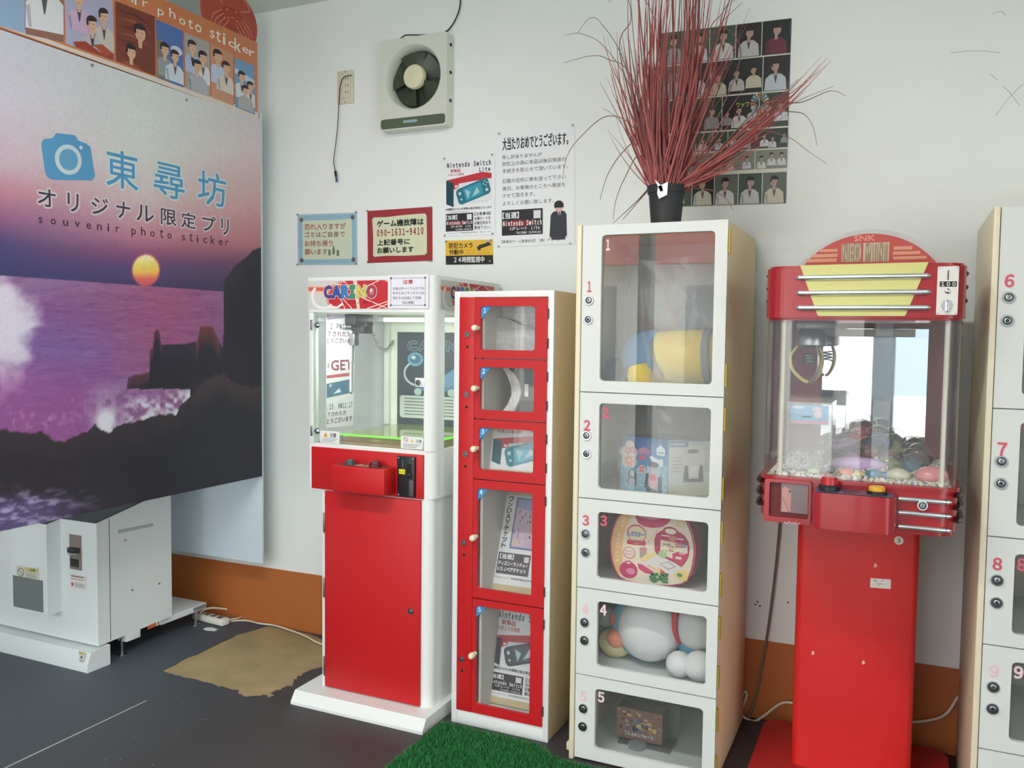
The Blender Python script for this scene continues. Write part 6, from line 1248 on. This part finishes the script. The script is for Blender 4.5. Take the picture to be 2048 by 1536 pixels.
gb = MB(); r6 = random.Random(4)
def blade(base, tip, bow, wd, k, seg=9):
    base, tip = Vector(base), Vector(tip); ax = tip-base; side = Vector((-ax.z, 0, ax.x)).normalized() if abs(ax.x)+abs(ax.z) > 1e-6 else Vector((1, 0, 0)); vs = []; fs = []
    ws = Vector((r6.uniform(-.4, .4)+.8, r6.uniform(-.6, .6), 0)).normalized(); ws = (ws-ax.normalized()*ws.dot(ax.normalized())).normalized()
    dp = ws.cross(ax.normalized())*.4
    for i in range(seg+1):
        t = i/seg; c = base.lerp(tip, t)+bow*(4*t*(1-t)); w = wd*(1-.85*t**1.5)
        vs += [c-ws*w, c+dp*w, c+ws*w]
    for i in range(seg): fs += [(i*3, i*3+1, i*3+4, i*3+3), (i*3+1, i*3+2, i*3+5, i*3+4)]
    gb.add(vs, fs, k)
def tipat(px, py, y): return WY(px, py, y)
for i in range(180):
    a_ = r6.uniform(0, 2*pi); rb = rr0*.8*sqrt(r6.random()); b_ = (pcx+rb*cos(a_), yp+rb*sin(a_), zr-.012)
    px = r6.gauss(1355, 48)+25*cos(a_); py = r6.uniform(-170, 110) if i % 3 else r6.uniform(60, 240); t_ = tipat(px, py, yp+rb*sin(a_)*1.5+r6.uniform(-.06, .06))
    blade(b_, t_, Vector((r6.uniform(-.035, .0)*(1 if px < 1350 else -1), 0, 0)), r6.uniform(.0022, .0042), r6.choices((0, 1, 2), (6, 3, 1))[0])
for i in range(46):
    a_ = r6.uniform(-.8, .8); b_ = (pcx+rr0*.7*r6.uniform(.2, 1), yp+rr0*.5*sin(a_), zr-.012)
    f_ = r6.random(); px = 1470+190*f_**1.3+r6.uniform(-14, 14); py = 335-205*f_+r6.uniform(-30, 25); t_ = tipat(px, py, yp+r6.uniform(-.05, .08))
    blade(b_, t_, Vector((r6.uniform(-.01, .025), 0, r6.uniform(-.02, .008))), r6.uniform(.002, .0038), r6.choices((0, 1, 2), (6, 2, 1))[0])
for i in range(36):
    b_ = (pcx+rr0*r6.uniform(-.7, .9), yp+rr0*r6.uniform(-.5, .5), zr-.012); px = r6.uniform(1395, 1500); py = r6.uniform(20, 300)
    blade(b_, tipat(px, py, yp+r6.uniform(-.05, .08)), Vector((r6.uniform(-.02, .02), 0, .01)), r6.uniform(.0015, .003), r6.choice((0, 0, 1, 2)))
for i in range(40):
    b_ = (pcx-rr0*r6.uniform(.1, .85), yp+rr0*r6.uniform(-.5, .5), zr-.012); px = r6.uniform(1205, 1290); py = r6.uniform(60, 260)
    blade(b_, tipat(px, py, yp+r6.uniform(-.06, .06)), Vector((r6.uniform(-.02, .015), 0, .0)), r6.uniform(.0015, .003), r6.choice((0, 0, 1, 2)))
for q in ((1654, 116), (1662, 121), (1640, 128)): blade((pcx+rr0*.5, yp, zr-.012), tipat(q[0], q[1], yp+.03), Vector((.02, 0, -.015)), .003, 0, 12)
def strand(pts, wd=.0014, k=2):
    P = smooth_path(pts, 7); n_ = len(P); gb.tube(P, [wd*(1-.75*i/(n_-1))+.0003 for i in range(n_)], 4, k)
for pts in ([(1310, 372), (1270, 260), (1215, 232), (1160, 275), (1135, 310), (1126, 350)], [(1312, 372), (1262, 180), (1210, 95), (1165, 68), (1130, 70)], [(1315, 370), (1250, 130), (1205, 50), (1180, 36), (1155, 66)], [(1310, 372), (1265, 160), (1215, 118), (1180, 112), (1128, 126)], [(1308, 373), (1275, 290), (1245, 305), (1215, 350), (1200, 400)], [(1310, 373), (1280, 310), (1250, 355), (1232, 400), (1226, 440)], [(1300, 373), (1280, 396), (1250, 425), (1226, 446)], [(1300, 376), (1275, 405), (1245, 440)], [(1305, 373), (1240, 240), (1200, 165)], [(1308, 373), (1245, 250), (1206, 216)],
            [(1375, 372), (1500, 240), (1590, 224), (1622, 245), (1634, 290)], [(1375, 372), (1520, 215), (1600, 205), (1660, 182), (1692, 192)], [(1375, 372), (1540, 235), (1600, 200), (1668, 172)], [(1375, 372), (1500, 270), (1570, 272), (1620, 305), (1654, 328)], [(1375, 375), (1420, 380), (1450, 395), (1466, 420)], [(1372, 372), (1480, 120), (1440, 40), (1475, -5)], [(1360, 372), (1400, 120), (1440, 50), (1485, 5)], [(1365, 372), (1410, 90), (1445, 25), (1480, -30)], [(1310, 372), (1240, 110), (1262, 40), (1250, -10), (1215, 5)], [(1320, 370), (1290, 160), (1310, 60), (1296, 10), (1270, -20)]):
    n_ = len(pts); strand([WY(x, y, yp+(.03 if i else .0)+.02*sin(i)) for i, (x, y) in enumerate(pts)], .0017)
g_ = gb.build('grass_blades', g3, plant, 0); g_['kind'] = 'stuff'

# ---------------------------------------------------------------- artificial turf mat
tx0, tx1, ty0, ty1 = -1.35, -.45, .9, 2.43
trf = thing('turf_mat', 'green artificial turf mat on the floor in front of the narrow red locker', 'mat', (-.9, 2.0, 0))
outl = [(tx0, ty0), (tx1, ty0), (tx1, 2.36), (-.90, 2.36), (-1.02, 2.405), (tx0, 2.425)]
MB().prism_z(outl, .0005, .006).build('backing', mat('dark_green_backing', (20, 70, 34), .9), trf, 0)
tb = MB(); r7 = random.Random(8); gm = [mat('turf_green', (34, 126, 56), .6), mat('turf_dark_green', (18, 96, 42), .6), mat('turf_light_green', (70, 156, 82), .6)]
vs = []; fs = []; ks = []
for i in range(26000):
    x, y = r7.uniform(tx0, -.72), r7.uniform(1.98, 2.425)
    if y > 2.36+.065*min(1, max(0, (-.90-x)/.12)) or (x > -.885 and y > 2.36): continue
    a_ = r7.uniform(0, 2*pi); l = r7.uniform(.009, .015); w = .0012; dx, dy = cos(a_)*w, sin(a_)*w; lx, ly = r7.gauss(0, .006), r7.gauss(0, .006)
    o_ = len(vs); vs += [Vector((x-dx, y-dy, .005)), Vector((x+dx, y+dy, .005)), Vector((x+lx, y+ly, .005+l))]; fs.append([o_, o_+1, o_+2]); ks.append(r7.choices((0, 1, 2), (5, 4, 2))[0])
tb.v, tb.f, tb.m = vs, fs, ks
o = tb.build('turf_pile', gm, trf, 0); o['kind'] = 'stuff'
